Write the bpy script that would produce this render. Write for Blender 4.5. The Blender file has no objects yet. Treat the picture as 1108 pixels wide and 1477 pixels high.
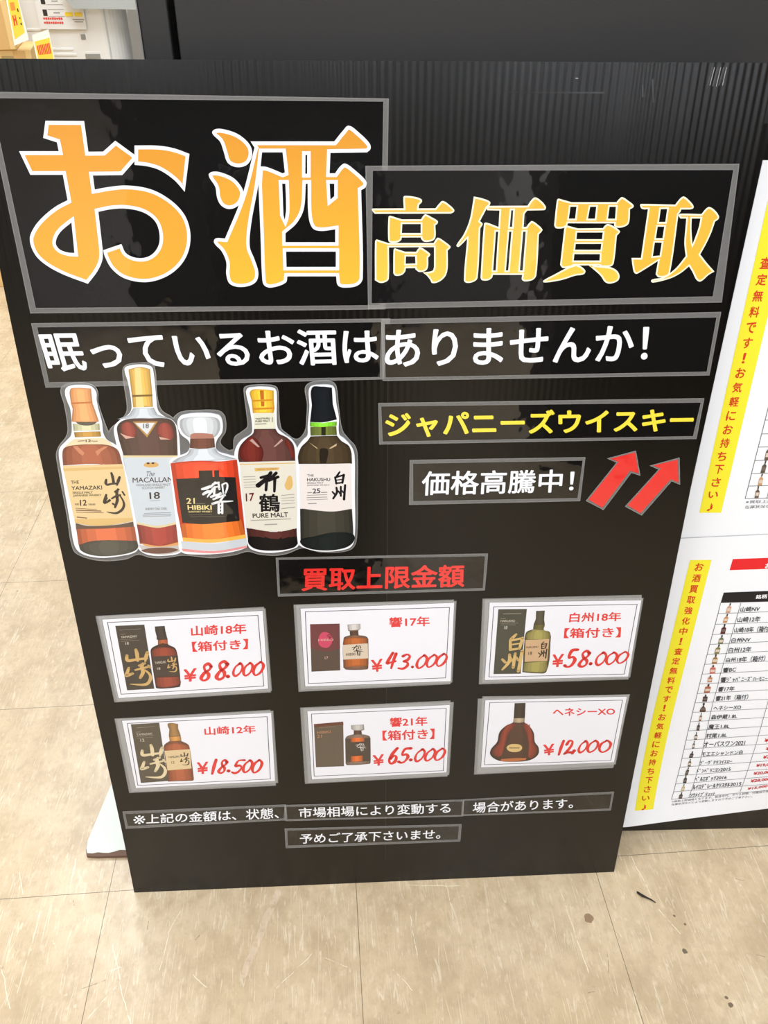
import bpy, bmesh, math, random
from mathutils import Matrix, Vector
from mathutils.geometry import tessellate_polygon

# ------------------------------------------------------------------ camera, light, exposure
SC = bpy.context.scene
COL = SC.collection
random.seed(4)
W, H, F = 1108, 1477, 1147.3
PITCH, YAW, ROLL, EYE = 0.61494, -0.08641, -0.01221, 1.4080
fw = Vector((0, math.cos(PITCH), -math.sin(PITCH)))
rt = Vector((1, 0, 0))
dn = fw.cross(rt)
Mc = Matrix((rt, dn, fw)).transposed()
Rw = Matrix.Rotation(YAW, 3, 'Z') @ Mc @ Matrix.Rotation(ROLL, 3, 'Z')
cam_d = bpy.data.cameras.new('camera')
cam_d.sensor_fit = 'VERTICAL'
cam_d.sensor_height = 36
cam_d.sensor_width = 27
cam_d.lens = F / H * 36
cam_d.clip_start = 0.02
cam = bpy.data.objects.new('camera', cam_d)
COL.objects.link(cam)
cam.matrix_world = Matrix.Translation((0, 0, EYE)) @ Matrix((Rw.col[0], -Rw.col[1], -Rw.col[2])).transposed().to_4x4()
SC.camera = cam

SC.view_settings.view_transform = 'Standard'
SC.view_settings.look = 'None'
SC.view_settings.gamma = 1
SC.view_settings.use_curve_mapping = False
SC.view_settings.exposure = -0.06
w = bpy.data.worlds.new('shop_air')
SC.world = w
w.use_nodes = True
w.node_tree.nodes['Background'].inputs[0].default_value = (.95, 1, 1.04, 1)
w.node_tree.nodes['Background'].inputs[1].default_value = .10

CEIL = 3.1
LAMP_W = 22.5
def lamp(x, y, p=LAMP_W, sx=.3, sy=1.25):       # one fluorescent ceiling panel; the added fill lamps use it too
    l = bpy.data.lights.new('ceiling_or_fill_lamp', 'AREA')
    l.shape = 'RECTANGLE'; l.size = sx; l.size_y = sy; l.energy = p; l.color = (.91, 1, 1.12)
    o = bpy.data.objects.new('ceiling_or_fill_lamp', l)
    o.location = (x, y, CEIL - .03)
    COL.objects.link(o)
    return o
for ly in (-7.6, -5.6, -3.6, -1.9, -.2, 2.6, 4.0, 5.6):
    for lx in (-3.2, -1.2, .8, 2.8):
        lamp(lx, ly, LAMP_W * (.68 if ly > 2 else .9 if lx > 2 else 1.17))
lamp(-1.0, 3.3, LAMP_W * 1.3, .3, .9)  # fill lamp added to brighten the washing machine
for lx in (3.2, 4.6): lamp(lx, -9.3, LAMP_W * 2)  # stronger lamps added to lighten reflections on the board's upper right

# ------------------------------------------------------------------ materials
def mat(name, col, rough=.5, spec=.5, metal=0, bump=None, coat=0, alpha=1, coat_rough=.03):
    m = bpy.data.materials.new(name)
    m.use_nodes = True
    b = m.node_tree.nodes['Principled BSDF']
    b.inputs['Base Color'].default_value = (*col, 1)
    b.inputs['Roughness'].default_value = rough
    b.inputs['Specular IOR Level'].default_value = spec
    b.inputs['Metallic'].default_value = metal
    b.inputs['Alpha'].default_value = alpha
    b.inputs['Coat Weight'].default_value = coat
    b.inputs['Coat Roughness'].default_value = coat_rough
    b.inputs['Coat IOR'].default_value = 1.65
    return m
def N(m, t, **kw):
    n = m.node_tree.nodes.new(t)
    for k, v in kw.items():
        if k in n.inputs.keys(): n.inputs[k].default_value = v
        else: setattr(n, k, v)
    return n
def L(m, a, b): m.node_tree.links.new(a, b)
def bsdf(m): return m.node_tree.nodes['Principled BSDF']
def srgb(r, g, b):
    f = lambda c: ((c / 255 + .055) / 1.055) ** 2.4 if c > 10.3 else c / 255 / 12.92
    return (f(r), f(g), f(b))
def wavy(m, s=14, d=.0025, st=.35, s2=60, d2=.12):
    """slightly uneven laminated surface"""
    tc = N(m, 'ShaderNodeTexCoord')
    a = N(m, 'ShaderNodeTexNoise', Scale=s, Detail=2.0)
    c = N(m, 'ShaderNodeTexNoise', Scale=s2, Detail=1.0)
    mx = N(m, 'ShaderNodeMath', operation='MULTIPLY_ADD')
    mx.inputs[1].default_value = d2
    L(m, tc.outputs['Object'], a.inputs['Vector']); L(m, tc.outputs['Object'], c.inputs['Vector'])
    L(m, c.outputs[0], mx.inputs[0]); L(m, a.outputs[0], mx.inputs[2])
    bp = N(m, 'ShaderNodeBump', Strength=st, Distance=d)
    L(m, mx.outputs[0], bp.inputs['Height'])
    L(m, bp.outputs[0], bsdf(m).inputs['Normal'])
    if bsdf(m).inputs['Coat Weight'].default_value: L(m, bp.outputs[0], bsdf(m).inputs['Coat Normal'])
_pm = {}
def ink(r, g, b):
    """printed colour under a laminating film"""
    k = (r, g, b)
    if k not in _pm:
        m = mat('laminated_print', srgb(r, g, b), .45, .06, coat=1, coat_rough=.03)
        wavy(m)
        _pm[k] = m
    return _pm[k]
def gradient_ink(c0, c1, v0, v1):
    m = mat('laminated_gradient_print', (1, 1, 1), .45, .06, coat=1, coat_rough=.03)
    wavy(m)
    tc = N(m, 'ShaderNodeTexCoord'); s = N(m, 'ShaderNodeSeparateXYZ'); r = N(m, 'ShaderNodeMapRange')
    r.inputs['From Min'].default_value = v0; r.inputs['From Max'].default_value = v1
    mx = N(m, 'ShaderNodeMix', data_type='RGBA')
    mx.inputs[6].default_value = (*srgb(*c0), 1); mx.inputs[7].default_value = (*srgb(*c1), 1)
    L(m, tc.outputs['Object'], s.inputs[0]); L(m, s.outputs['Y'], r.inputs['Value']); L(m, r.outputs[0], mx.inputs[0])
    L(m, mx.outputs[2], bsdf(m).inputs['Base Color'])
    return m
_pp = {}
def paper_ink(r, g, b):
    """printed colour on plain paper"""
    k = (r, g, b)
    if k not in _pp: _pp[k] = mat('paper_print', srgb(r, g, b), .55, .3)
    return _pp[k]
FILM = mat('clear_laminating_film', srgb(205, 202, 198), .14, .6, alpha=.27)
CARD_FILM = mat('clear_card_pouch', srgb(215, 212, 208), .14, .6, alpha=.42)
SEAM = mat('laminating_film_edge', srgb(225, 222, 216), .14, .6, alpha=.3)

# ------------------------------------------------------------------ drawing helpers (millimetres on a board)
def parse(s):
    out = []
    for t in s.split():
        sm = t.endswith('~')
        a = [float(x) for x in t.rstrip('~').split(',')]
        out.append((a[0] / 1000, a[1] / 1000, sm, a[2] / 1000 if len(a) > 2 else 0))
    return out
def poly(p, n=6):
    """closed outline; points marked ~ are rounded"""
    if isinstance(p, str): p = parse(p)
    out = []
    k = len(p)
    for i in range(k):
        a, b, c, d = p[i - 1], p[i], p[(i + 1) % k], p[(i + 2) % k]
        if not b[2] and not c[2]:
            out.append((b[0], b[1])); continue
        ch = math.hypot(c[0] - b[0], c[1] - b[1])
        def tan(x, y, z, s):
            t = ((z[0] - x[0]), (z[1] - x[1])); l = math.hypot(*t) or 1
            return (t[0] / l * ch, t[1] / l * ch)
        t1 = tan(a, b, c, 1) if b[2] else (c[0] - b[0], c[1] - b[1])
        t2 = tan(b, c, d, 1) if c[2] else (c[0] - b[0], c[1] - b[1])
        for j in range(n):
            t = j / n
            h1, h2, h3, h4 = 2*t**3 - 3*t*t + 1, t**3 - 2*t*t + t, -2*t**3 + 3*t*t, t**3 - t*t
            out.append((h1*b[0] + h2*t1[0] + h3*c[0] + h4*t2[0], h1*b[1] + h2*t1[1] + h3*c[1] + h4*t2[1]))
    return out
def area(p): return .5 * sum(p[i - 1][0] * p[i][1] - p[i][0] * p[i - 1][1] for i in range(len(p)))
def grow(p, d):
    """outline moved outwards by d"""
    s = 1 if area(p) > 0 else -1
    out = []
    q = [p[i] for i in range(len(p)) if math.hypot(p[i][0] - p[i - 1][0], p[i][1] - p[i - 1][1]) > 1e-6]
    k = len(q)
    for i in range(k):
        a, b, c = q[i - 1], q[i], q[(i + 1) % k]
        e1 = Vector((b[0] - a[0], b[1] - a[1])).normalized(); e2 = Vector((c[0] - b[0], c[1] - b[1])).normalized()
        n1 = Vector((e1.y, -e1.x)) * s; n2 = Vector((e2.y, -e2.x)) * s
        m = n1 + n2
        if m.length < .2: m = n1
        m.normalize()
        f = min(1 / max(m.dot(n1), .35), 2.0)
        out.append((b[0] + m.x * d * f, b[1] + m.y * d * f))
    return out
def quad_xy(q, s, t):
    """s along the top from left, t from the top down"""
    (a, b, c, d) = q
    f = lambda i: (a[i]*(1-s)*(1-t) + b[i]*s*(1-t) + c[i]*s*t + d[i]*(1-s)*t)
    return (f(0), f(1))
class MB:
    """collects flat print shapes; built as one mesh"""
    def __init__(self): self.v = []; self.f = []; self.mi = []
    def tri(self, contours, z, mi=0):
        base = len(self.v)
        flat = [p for c in contours for p in c]
        self.v += [(p[0], p[1], z) for p in flat]
        for t in tessellate_polygon([[Vector((p[0], p[1], 0)) for p in c] for c in contours]):
            a, b, c = [flat[i] for i in t]
            if (b[0]-a[0])*(c[1]-a[1]) - (b[1]-a[1])*(c[0]-a[0]) < 0: t = (t[0], t[2], t[1])
            self.f.append(tuple(base + i for i in t)); self.mi.append(mi)
        return self
    def shape(self, strings, z, d=0):
        for s in strings:
            p = poly(s)
            self.tri([grow(p, d) if d else p], z)
        return self
    def slab(self, p, z0, z1, mi=0):
        if area(p) < 0: p = p[::-1]
        self.tri([p], z1, mi)
        b = len(self.v); k = len(p)
        self.v += [(x, y, z0) for x, y in p] + [(x, y, z1) for x, y in p]
        for i in range(k):
            j = (i + 1) % k
            self.f.append((b + i, b + j, b + k + j, b + k + i)); self.mi.append(mi)
        return self
    def ring(self, po, pi, z, mi=0):
        """band between two outlines of the same number of points"""
        b = len(self.v); k = len(po)
        self.v += [(x, y, z) for x, y in po] + [(x, y, z) for x, y in pi]
        for i in range(k):
            j = (i + 1) % k
            f = (b + i, b + j, b + k + j, b + k + i)
            a, c, d = po[i], po[j], pi[j]
            if (c[0]-a[0])*(d[1]-a[1]) - (c[1]-a[1])*(d[0]-a[0]) < 0: f = f[::-1]
            self.f.append(f); self.mi.append(mi)
        return self
    def grid(self, q, nx, ny, z, mi=0):
        b = len(self.v)
        for j in range(ny + 1):
            for i in range(nx + 1):
                self.v.append((*quad_xy(q, i / nx, j / ny), z))
        for j in range(ny):
            for i in range(nx):
                a = b + j * (nx + 1) + i
                self.f.append((a + nx + 1, a + nx + 2, a + 1, a)); self.mi.append(mi)
        return self
    def line(self, a, b, wd, z, n=1):
        dx, dy = b[0]-a[0], b[1]-a[1]; l = math.hypot(dx, dy)
        ox, oy = -dy / l * wd / 2, dx / l * wd / 2
        return self.grid([(a[0]+ox, a[1]+oy), (b[0]+ox, b[1]+oy), (b[0]-ox, b[1]-oy), (a[0]-ox, a[1]-oy)], n, 1, z)
    def brush(self, s, z, n=5):
        """stroke along a line with a width at each point, round ends"""
        p = parse(s) if isinstance(s, str) else s
        pts = []
        for i in range(len(p) - 1):
            a, b, c, d = p[max(i - 1, 0)], p[i], p[i + 1], p[min(i + 2, len(p) - 1)]
            for j in range(n):
                t = j / n
                g = lambda k: .5*(2*b[k] + (c[k]-a[k])*t + (2*a[k]-5*b[k]+4*c[k]-d[k])*t*t + (3*b[k]-a[k]-3*c[k]+d[k])*t**3)
                pts.append((g(0), g(1), max(b[3]*(1-t) + c[3]*t, 1e-5)))
        pts.append((p[-1][0], p[-1][1], p[-1][3]))
        Lf, Rt = [], []
        for i, (x, y, wd) in enumerate(pts):
            a, c = pts[max(i - 1, 0)], pts[min(i + 1, len(pts) - 1)]
            tx, ty = c[0]-a[0], c[1]-a[1]; l = math.hypot(tx, ty) or 1
            nx, ny = -ty / l * wd / 2, tx / l * wd / 2
            Lf.append((x + nx, y + ny)); Rt.append((x - nx, y - ny))
        b = len(self.v); k = len(pts)
        self.v += [(x, y, z) for x, y in Lf] + [(x, y, z) for x, y in Rt]
        for i in range(k - 1):
            self.f.append((b + i, b + k + i, b + k + i + 1, b + i + 1)); self.mi.append(0)
        for (x, y, wd) in (pts[0], pts[-1]):
            c = len(self.v); m = 10
            self.v += [(x + wd/2*math.cos(2*math.pi*i/m), y + wd/2*math.sin(2*math.pi*i/m), z) for i in range(m)]
            self.f.append(tuple(range(c, c + m))); self.mi.append(0)
        return self
    def text(self, txt, q, off, z, xs=None):
        """lettering stretched into the quad q (top left, top right, bottom right, bottom left)"""
        if isinstance(q, str): q = [(a[0], a[1]) for a in parse(q)]
        cu = bpy.data.curves.new('lettering', 'FONT')
        cu.body = txt; cu.size = 1; cu.resolution_u = 3; cu.fill_mode = 'FRONT'
        o = bpy.data.objects.new('lettering', cu)
        COL.objects.link(o)
        dg = bpy.context.evaluated_depsgraph_get()
        me = bpy.data.meshes.new_from_object(o.evaluated_get(dg), depsgraph=dg)
        bpy.data.objects.remove(o); bpy.data.curves.remove(cu)
        vs = [(v.co.x, v.co.y) for v in me.vertices]
        if vs:
            x0, x1 = min(p[0] for p in vs), max(p[0] for p in vs)
            y0, y1 = min(p[1] for p in vs), max(p[1] for p in vs)
            # heavier strokes: the same outlines laid down again, shifted by the extra weight
            sh = [(0, 0)] + ([(a * off, c * off) for a, c in ((-1, 0), (1, 0), (0, -1), (0, 1), (-.7, -.7), (.7, .7), (-.7, .7), (.7, -.7))] if off >= .008 else [])
            X0, X1, Y0, Y1 = x0 - off, x1 + off, y0 - off, y1 + off
            for k, (ox, oy) in enumerate(sh):
                b = len(self.v)
                for x, y in vs: self.v.append((*quad_xy(q, (x + ox - X0) / max(X1 - X0, 1e-6), (Y1 - y - oy) / max(Y1 - Y0, 1e-6)), z + k * 4e-6))
                for f in me.polygons:
                    self.f.append(tuple(b + i for i in f.vertices)); self.mi.append(0)
        bpy.data.meshes.remove(me)
        return self
    def solid(self, sx, sy, sz, c=(0, 0, 0), bev=0, mi=0):
        bm = bmesh.new()
        bmesh.ops.create_cube(bm, size=1)
        for v in bm.verts: v.co = Vector((v.co.x * sx, v.co.y * sy, v.co.z * sz)) + Vector(c)
        if bev: bmesh.ops.bevel(bm, geom=bm.edges[:], offset=bev, segments=3, affect='EDGES', profile=.5)
        b = len(self.v)
        bm.verts.index_update()
        self.v += [tuple(v.co) for v in bm.verts]
        for f in bm.faces: self.f.append(tuple(b + v.index for v in f.verts)); self.mi.append(mi)
        bm.free()
        return self
    def build(self, name, mats, parent=None, fn=None, label=None):
        me = bpy.data.meshes.new(name)
        me.from_pydata([fn(*v) for v in self.v] if fn else self.v, [], self.f)
        for m in (mats if isinstance(mats, (list, tuple)) else [mats]): me.materials.append(m)
        if any(self.mi): me.polygons.foreach_set('material_index', self.mi)
        me.update()
        o = bpy.data.objects.new(name, me)
        COL.objects.link(o)
        if parent: o.parent = parent
        if label: o['label'] = label
        return o
def tag(o, label, cat, group=None):
    o['label'] = label; o['category'] = cat
    if group: o['group'] = group
    return o
def structure(o):
    o['kind'] = 'structure'
    return o
def empty(name, mw):
    o = bpy.data.objects.new(name, None)
    o.empty_display_size = .05
    COL.objects.link(o)
    o.matrix_world = mw
    return o
def board_matrix(x, y, yaw, lean):
    U = Vector((math.cos(yaw), math.sin(yaw), 0)); B = Vector((-math.sin(yaw), math.cos(yaw), 0))
    V = B * math.sin(lean) + Vector((0, 0, math.cos(lean)))
    Nn = U.cross(V)
    return Matrix.Translation((x, y, 0)) @ Matrix((U, V, Nn)).transposed().to_4x4()
MAIN = board_matrix(-0.37894, 0.81675, -0.028631, 0.13717)      # u to the right, v up the board, n out of its face
SIDE = board_matrix(.5504, .8729, -0.049856, math.radians(6))
BW, BH = .8893, 1.3224

class Stuck:
    """a thing fixed on a board: Empty at its middle, parts in board coordinates"""
    def __init__(self, name, label, cat, mw, c, group=None, curl=None):
        self.c = c
        self.curl = curl
        self.root = tag(empty(name, mw @ Matrix.Translation((c[0], c[1], 0))), label, cat, group)
    def part(self, name, mb, mats, parent=None, label=None):
        cx, cy = self.c
        g = self.curl
        return mb.build(name, mats, parent or self.root, lambda u, v, n: (u - cx, v - cy, n + (g(u, v) if g else 0)), label)
def centre(p): return (sum(a[0] for a in p) / len(p), sum(a[1] for a in p) / len(p))
def q4(s): return [(a[0], a[1]) for a in parse(s)]
def taller(q, k):
    a, b, c, d = q
    up = lambda p, o: (p[0] + (p[0] - o[0]) * (k - 1) / 2, p[1] + (p[1] - o[1]) * (k - 1) / 2)
    return [up(a, d), up(b, c), up(c, b), up(d, a)]
def inset(q, d): return grow(q, -d)
# ------------------------------------------------------------------ outlines measured on the boards, in millimetres (u,v), ~ marks rounded points, a third number is a stroke width
D = {
'big_o': [["81.5,1263.3 123.2,1263.1 122.7,1232.3 138.9,1232.4 154.0,1243.5 174.1,1228.5 173.4,1223.7 156.6,1208.1 123.7,1207.8 123.4,1193.0 139.3,1195.6~ 158.8,1197.2~ 181.4,1194.5~ 198.2,1187.8~ 214.5,1175.1~ 223.7,1160.5~ 225.9,1141.4~ 220.3,1121.9~ 207.5,1105.7~ 188.4,1094.0~ 165.5,1089.2~ 142.1,1094.1~ 129.0,1105.3~ 123.3,1118.9~ 122.4,1126.4 144.5,1133.3 149.0,1122.3~ 162.9,1117.2~ 177.0,1120.4~ 187.2,1131.0~ 190.2,1145.0~ 186.6,1158.9~ 174.3,1168.4~ 155.3,1172.4~ 139.2,1171.9~ 123.6,1169.1 121.9,1126.7 119.6,1115.3~ 112.1,1102.7~ 98.3,1087.8 71.1,1099.0~ 53.1,1110.0~ 42.7,1122.0~ 40.0,1138.7~ 47.1,1151.7~ 59.7,1163.7~ 75.9,1174.7~ 90.9,1181.7 90.4,1208.5 54.4,1208.5 46.9,1232.8 90.3,1232.8 89.9,1241.8 75.8,1246.2", "91.1,1157.6 88.6,1123.5 81.1,1124.1~ 71.8,1128.0~ 69.1,1135.1~ 76.0,1146.4~"], ["174.5,1238.7 201.1,1238.4~ 218.0,1235.7~ 234.3,1230.1 224.6,1190.3 214.2,1202.8~ 199.6,1213.0~ 186.1,1217.2~ 171.7,1218.8"]],
'big_sake': [["261.7,1251.3~ 265.5,1255.2~ 275.8,1254.9~ 291.0,1249.7~ 302.4,1239.4~ 304.2,1229.0~ 298.2,1219.2~ 286.5,1216.3~ 276.3,1220.8~ 272.5,1233.0~ 269.5,1242.6~"], ["253.6,1207.8~ 257.9,1211.5~ 268.4,1210.6~ 282.0,1204.4~ 290.1,1194.4~ 291.3,1186.9~ 286.0,1176.7~ 274.8,1171.6~ 265.2,1175.1~ 260.9,1183.6~ 259.9,1195.3~"], ["308.7,1240.0 317.1,1240.0 309.2,1198.6~ 298.0,1156.1~ 294.2,1129.7~ 298.7,1115.3~ 302.3,1098.8~ 297.7,1087.8~ 282.3,1082.7~ 267.5,1086.1~ 263.8,1097.3~ 265.0,1111.9~ 260.6,1124.5~ 252.7,1134.3~ 255.0,1139.1~ 266.0,1139.0 289.4,1185.2~"], ["303.5,1242.9 397.3,1243.0 407.2,1253.8~ 413.8,1258.9~ 424.8,1252.3~ 437.0,1241.1~ 438.2,1235.4~ 434.3,1231.7 392.6,1231.1 391.1,1209.8 397.3,1209.8 403.8,1217.5~ 409.2,1220.0~ 419.8,1213.4~ 433.2,1200.9~ 432.2,1195.0~ 427.1,1191.7 428.0,1092.4~ 422.8,1084.1~ 410.3,1081.0~ 398.0,1083.3~ 395.7,1094.5 336.8,1094.9 334.5,1087.5~ 317.1,1081.7~ 308.8,1084.0~ 306.5,1091.4~ 308.0,1147.3 309.2,1198.6 311.7,1217.1 320.1,1216.4~ 337.5,1209.8 340.1,1210.8 338.7,1231.7 310.6,1231.7", "364.3,1229.0 366.3,1229.0 365.5,1209.3 363.3,1209.3", "336.4,1198.9 340.1,1198.9 339.4,1171.5~ 337.3,1159.4 335.9,1164.6", "363.4,1198.8 365.6,1198.8 365.1,1164.5~ 369.1,1150.5~ 378.2,1147.0~ 396.0,1148.7 395.6,1134.1 336.7,1134.4 337.2,1144.5 351.0,1155.9~ 359.9,1171.4~", "390.8,1198.8 396.2,1198.8 395.8,1185.3 391.2,1181.6", "336.8,1123.7 396.1,1123.4 395.6,1105.6 336.4,1105.9"]],
'big_taka': [["439.1,1170.8~ 440.3,1171.8 476.8,1171.9 476.2,1183.9~ 477.7,1185.5~ 489.5,1184.5~ 497.2,1181.9~ 498.0,1179.1~ 494.8,1175.7 494.2,1171.8 514.0,1171.8 518.5,1177.1~ 522.5,1179.9~ 531.0,1175.1~ 536.2,1170.3~ 536.0,1167.8~ 532.4,1165.9 442.6,1166.0"], ["458.9,1162.2~ 460.7,1163.9 474.9,1159.7 497.3,1159.7 500.3,1164.0~ 502.8,1165.2~ 509.7,1162.1~ 517.3,1157.6~ 517.0,1154.7~ 514.6,1153.0 515.1,1139.3~ 511.5,1135.3~ 502.1,1134.3~ 498.0,1137.4 497.8,1139.2 474.9,1139.3 474.2,1136.5~ 469.5,1133.7~ 461.1,1133.7~ 458.8,1136.6~", "475.3,1154.5 497.2,1154.4 497.4,1144.2 474.8,1144.3"], ["443.1,1135.1~ 444.9,1137.3 458.5,1133.1 513.2,1132.8 515.7,1136.8~ 518.3,1138.8~ 525.2,1135.2~ 533.4,1129.1~ 533.5,1127.1~ 530.4,1124.1 531.2,1103.6~ 528.9,1094.2~ 521.6,1087.5~ 513.1,1085.8~ 510.3,1089.7~ 506.4,1094.4~ 500.9,1098.6 512.6,1100.4~ 514.6,1104.7 513.9,1128.0 459.6,1128.0 459.6,1091.6~ 456.6,1088.0~ 449.6,1086.4~ 442.7,1089.6"], ["465.2,1125.0~ 466.6,1127.0 479.1,1122.9 492.3,1122.8 494.4,1125.8~ 497.0,1127.8~ 503.4,1124.8~ 509.4,1120.1~ 509.1,1118.1~ 507.1,1116.1 507.1,1104.8~ 504.1,1100.5~ 496.6,1099.2~ 492.0,1102.3 491.7,1103.8 480.3,1103.7 479.5,1099.8~ 475.3,1095.7~ 467.8,1094.9~ 465.1,1097.8", "480.1,1117.5 491.4,1117.4 491.9,1109.2 480.0,1108.9"]],
'big_ka': [["558.8,1184.7 568.4,1182.7~ 578.2,1178.8~ 577.8,1174.5~ 575.3,1172.6 567.6,1157.4 570.9,1154.5~ 570.3,1152.0~ 568.5,1149.5 568.5,1091.9~ 564.4,1087.2~ 555.8,1085.7~ 551.9,1088.8~ 553.4,1137.6 547.1,1131.1~ 543.0,1128.1~ 540.8,1130.1~ 548.7,1142.1~ 555.2,1159.0~"], ["574.1,1174.3 623.1,1174.4 626.8,1180.2~ 631.2,1183.5~ 638.3,1180.1~ 645.0,1173.3~ 644.5,1169.9~ 641.4,1169.3 623.1,1169.0 620.2,1165.1 620.4,1150.6 623.6,1150.6 626.9,1155.2~ 629.9,1157.2~ 636.5,1153.7~ 643.4,1147.7~ 642.6,1145.2~ 639.7,1142.2 640.9,1094.5~ 637.1,1088.8~ 627.4,1087.0~ 623.4,1089.4~ 623.5,1094.8 587.2,1095.1 586.3,1091.7~ 581.6,1088.6~ 574.0,1088.9~ 572.2,1091.8 572.7,1154.5~ 575.3,1155.7~ 590.3,1150.7 590.1,1169.1 575.5,1169.5", "604.1,1169.4 606.5,1169.4 606.7,1150.7 603.7,1150.7", "587.5,1145.5 590.2,1145.4 590.3,1100.3 587.1,1100.3", "603.4,1145.4 606.2,1145.4 605.7,1100.2 602.8,1100.2", "620.3,1145.3 623.5,1145.3 623.6,1100.1 620.0,1100.1"]],
'big_bai': [["657.6,1180.6~ 659.3,1182.2 675.4,1178.1 729.1,1178.0 731.8,1181.4~ 735.1,1183.6~ 742.5,1179.9~ 750.2,1174.5~ 750.0,1172.1~ 746.6,1170.1 747.3,1154.3~ 741.5,1150.1~ 733.1,1149.4~ 729.8,1151.4 729.7,1154.2 673.3,1154.6 672.6,1151.6~ 668.1,1149.1~ 659.6,1149.1~ 657.1,1152.1", "674.4,1173.1 681.8,1173.0 681.7,1159.7 674.0,1159.7", "698.1,1173.0 705.5,1173.0 705.6,1159.6 697.1,1159.6", "721.5,1172.9 729.2,1172.9 730.0,1159.5 721.3,1159.5"], ["670.1,1149.6~ 672.5,1152.1 686.2,1148.7 716.6,1148.9 719.3,1152.4~ 722.3,1153.6~ 729.6,1150.9~ 737.9,1145.3~ 737.2,1142.8~ 734.9,1140.3 735.5,1108.5~ 732.8,1104.4~ 722.0,1103.6 717.3,1105.5 685.8,1105.7 683.3,1103.9 673.1,1102.7~ 669.2,1106.3 669.7,1143.6", "685.7,1144.0 717.2,1143.9 717.2,1136.1 685.8,1136.3", "685.6,1130.9 717.1,1130.8 717.1,1123.9 685.6,1124.1", "685.3,1119.0 716.9,1118.8 717.5,1111.2 685.3,1111.4"], ["679.5,1103.9 688.9,1106.9 695.7,1104.1~ 701.2,1099.4~ 700.6,1095.7~ 696.9,1094.3~ 689.3,1093.4~ 675.6,1089.0~ 662.8,1086.5~ 650.8,1085.6~ 650.4,1087.9~ 664.0,1095.4~"], ["704.0,1106.1 717.4,1105.0~ 731.8,1103.3~ 740.6,1099.1~ 744.8,1092.7~ 743.4,1086.9~ 734.5,1083.6~ 727.6,1085.5~ 721.2,1092.9~ 712.6,1099.8~"]],
'big_tori': [["758.0,1175.0~ 759.9,1175.9~ 800.4,1175.1 805.5,1182.2~ 809.4,1184.1~ 816.6,1179.7~ 822.8,1173.8~ 823.0,1170.9~ 819.5,1169.7 808.8,1169.7 808.2,1167.0 806.3,1164.5 807.6,1095.5~ 802.8,1091.3~ 794.0,1090.8~ 789.9,1094.5 790.3,1110.3 767.9,1095.8~ 764.7,1095.2~ 761.5,1098.4~ 756.6,1114.1 768.4,1114.0 768.3,1170.0 760.8,1170.6~", "783.7,1170.2 791.6,1170.2 791.8,1155.6 783.9,1155.6", "783.2,1150.4 791.5,1150.3 791.5,1137.0 783.2,1137.0", "782.7,1132.0 791.4,1131.9 791.4,1116.7 782.8,1116.0"], ["806.7,1163.2~ 808.1,1164.8~ 834.4,1164.4 838.6,1170.3~ 842.5,1172.3~ 849.6,1168.8~ 856.3,1161.9~ 856.0,1158.4~ 852.7,1155.9 850.4,1142.8~ 846.4,1129.6~ 841.6,1117.8 851.7,1107.8~ 863.5,1097.2 856.8,1093.0~ 851.3,1087.2~ 847.2,1085.1~ 842.2,1087.8~ 836.2,1096.3~ 830.3,1103.6 820.9,1095.4~ 808.7,1089.1~ 788.5,1084.3~ 785.4,1086.1~ 786.7,1088.2~ 799.6,1090.8~ 813.3,1100.7~ 823.9,1115.8 819.5,1130.8~ 817.9,1146.0~ 816.8,1159.5 809.5,1159.5", "823.3,1159.5 834.2,1159.4 833.7,1147.9~ 829.9,1129.5 825.5,1146.0~"]],
'sheet_sake': ["21.6,1291.4 458.7,1286.1 455.7,1054.1 23.6,1053.0", "27.6,1285.1 452.6,1283.0 448.9,1059.3 31.5,1059.6"],
'sheet_kaitori': ["432.1,1217.7 869.2,1219.7 880.7,1059.0 434.2,1055.1", "440.6,1212.6 863.1,1213.0 867.4,1066.8 438.6,1061.9"],
'strip_nemutte': ["22.1,1041.2 461.9,1042.8 453.4,964.1 24.0,959.0", "28.6,1036.0 450.6,1038.2 448.9,967.3 29.7,966.2"],
'strip_arimasenka': ["450.6,1042.1 882.5,1047.2 883.5,963.8 452.5,962.2", "454.9,1036.0 877.6,1040.2 878.7,969.1 456.1,966.8"],
'strip_japanese': ["446.7,932.1 883.0,932.2 883.3,873.5 448.0,873.3", "450.7,927.3 879.2,926.0 877.5,877.9 452.7,877.7"],
'strip_kakaku': ["489.6,850.1 732.1,849.5 732.7,781.8 489.8,781.4", "494.4,844.4 728.7,844.4 728.2,786.8 495.6,787.2"],
'strip_jogen': ["299.5,701.0 606.7,699.7 605.9,635.8 298.6,634.4", "303.2,697.4 602.3,695.2 602.5,640.1 302.0,639.2"],
'note_jotai': ["10.4,207.4 288.4,209.2 284.5,170.7 9.7,165.3", "14.1,200.6 285.6,203.7 281.8,175.6 14.3,171.8"],
'note_shijo': ["284.7,208.4 595.6,205.4 596.1,163.8 285.0,169.4", "288.1,203.6 592.8,200.5 592.8,167.5 288.3,173.9"],
'note_baai': ["595.8,205.3 860.4,209.9 861.0,163.2 595.0,164.4", "596.0,201.3 856.9,204.2 857.3,168.6 596.2,168.3"],
'note_goryosho': ["282.2,150.9 594.8,144.3 594.5,99.7 281.4,100.9", "286.5,145.4 590.1,138.8 589.8,105.4 285.4,107.4"],
'arrow_left': ["801.3,857.8 813.5,819.4 800.0,824.3 768.1,766.7 740.6,782.1 776.5,840.3 762.2,846.9"],
'arrow_left_red': ["800.5,855.1 810.4,823.2 797.4,827.6 765.9,770.6 744.3,783.9 779.3,841.6 767.3,846.4"],
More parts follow.
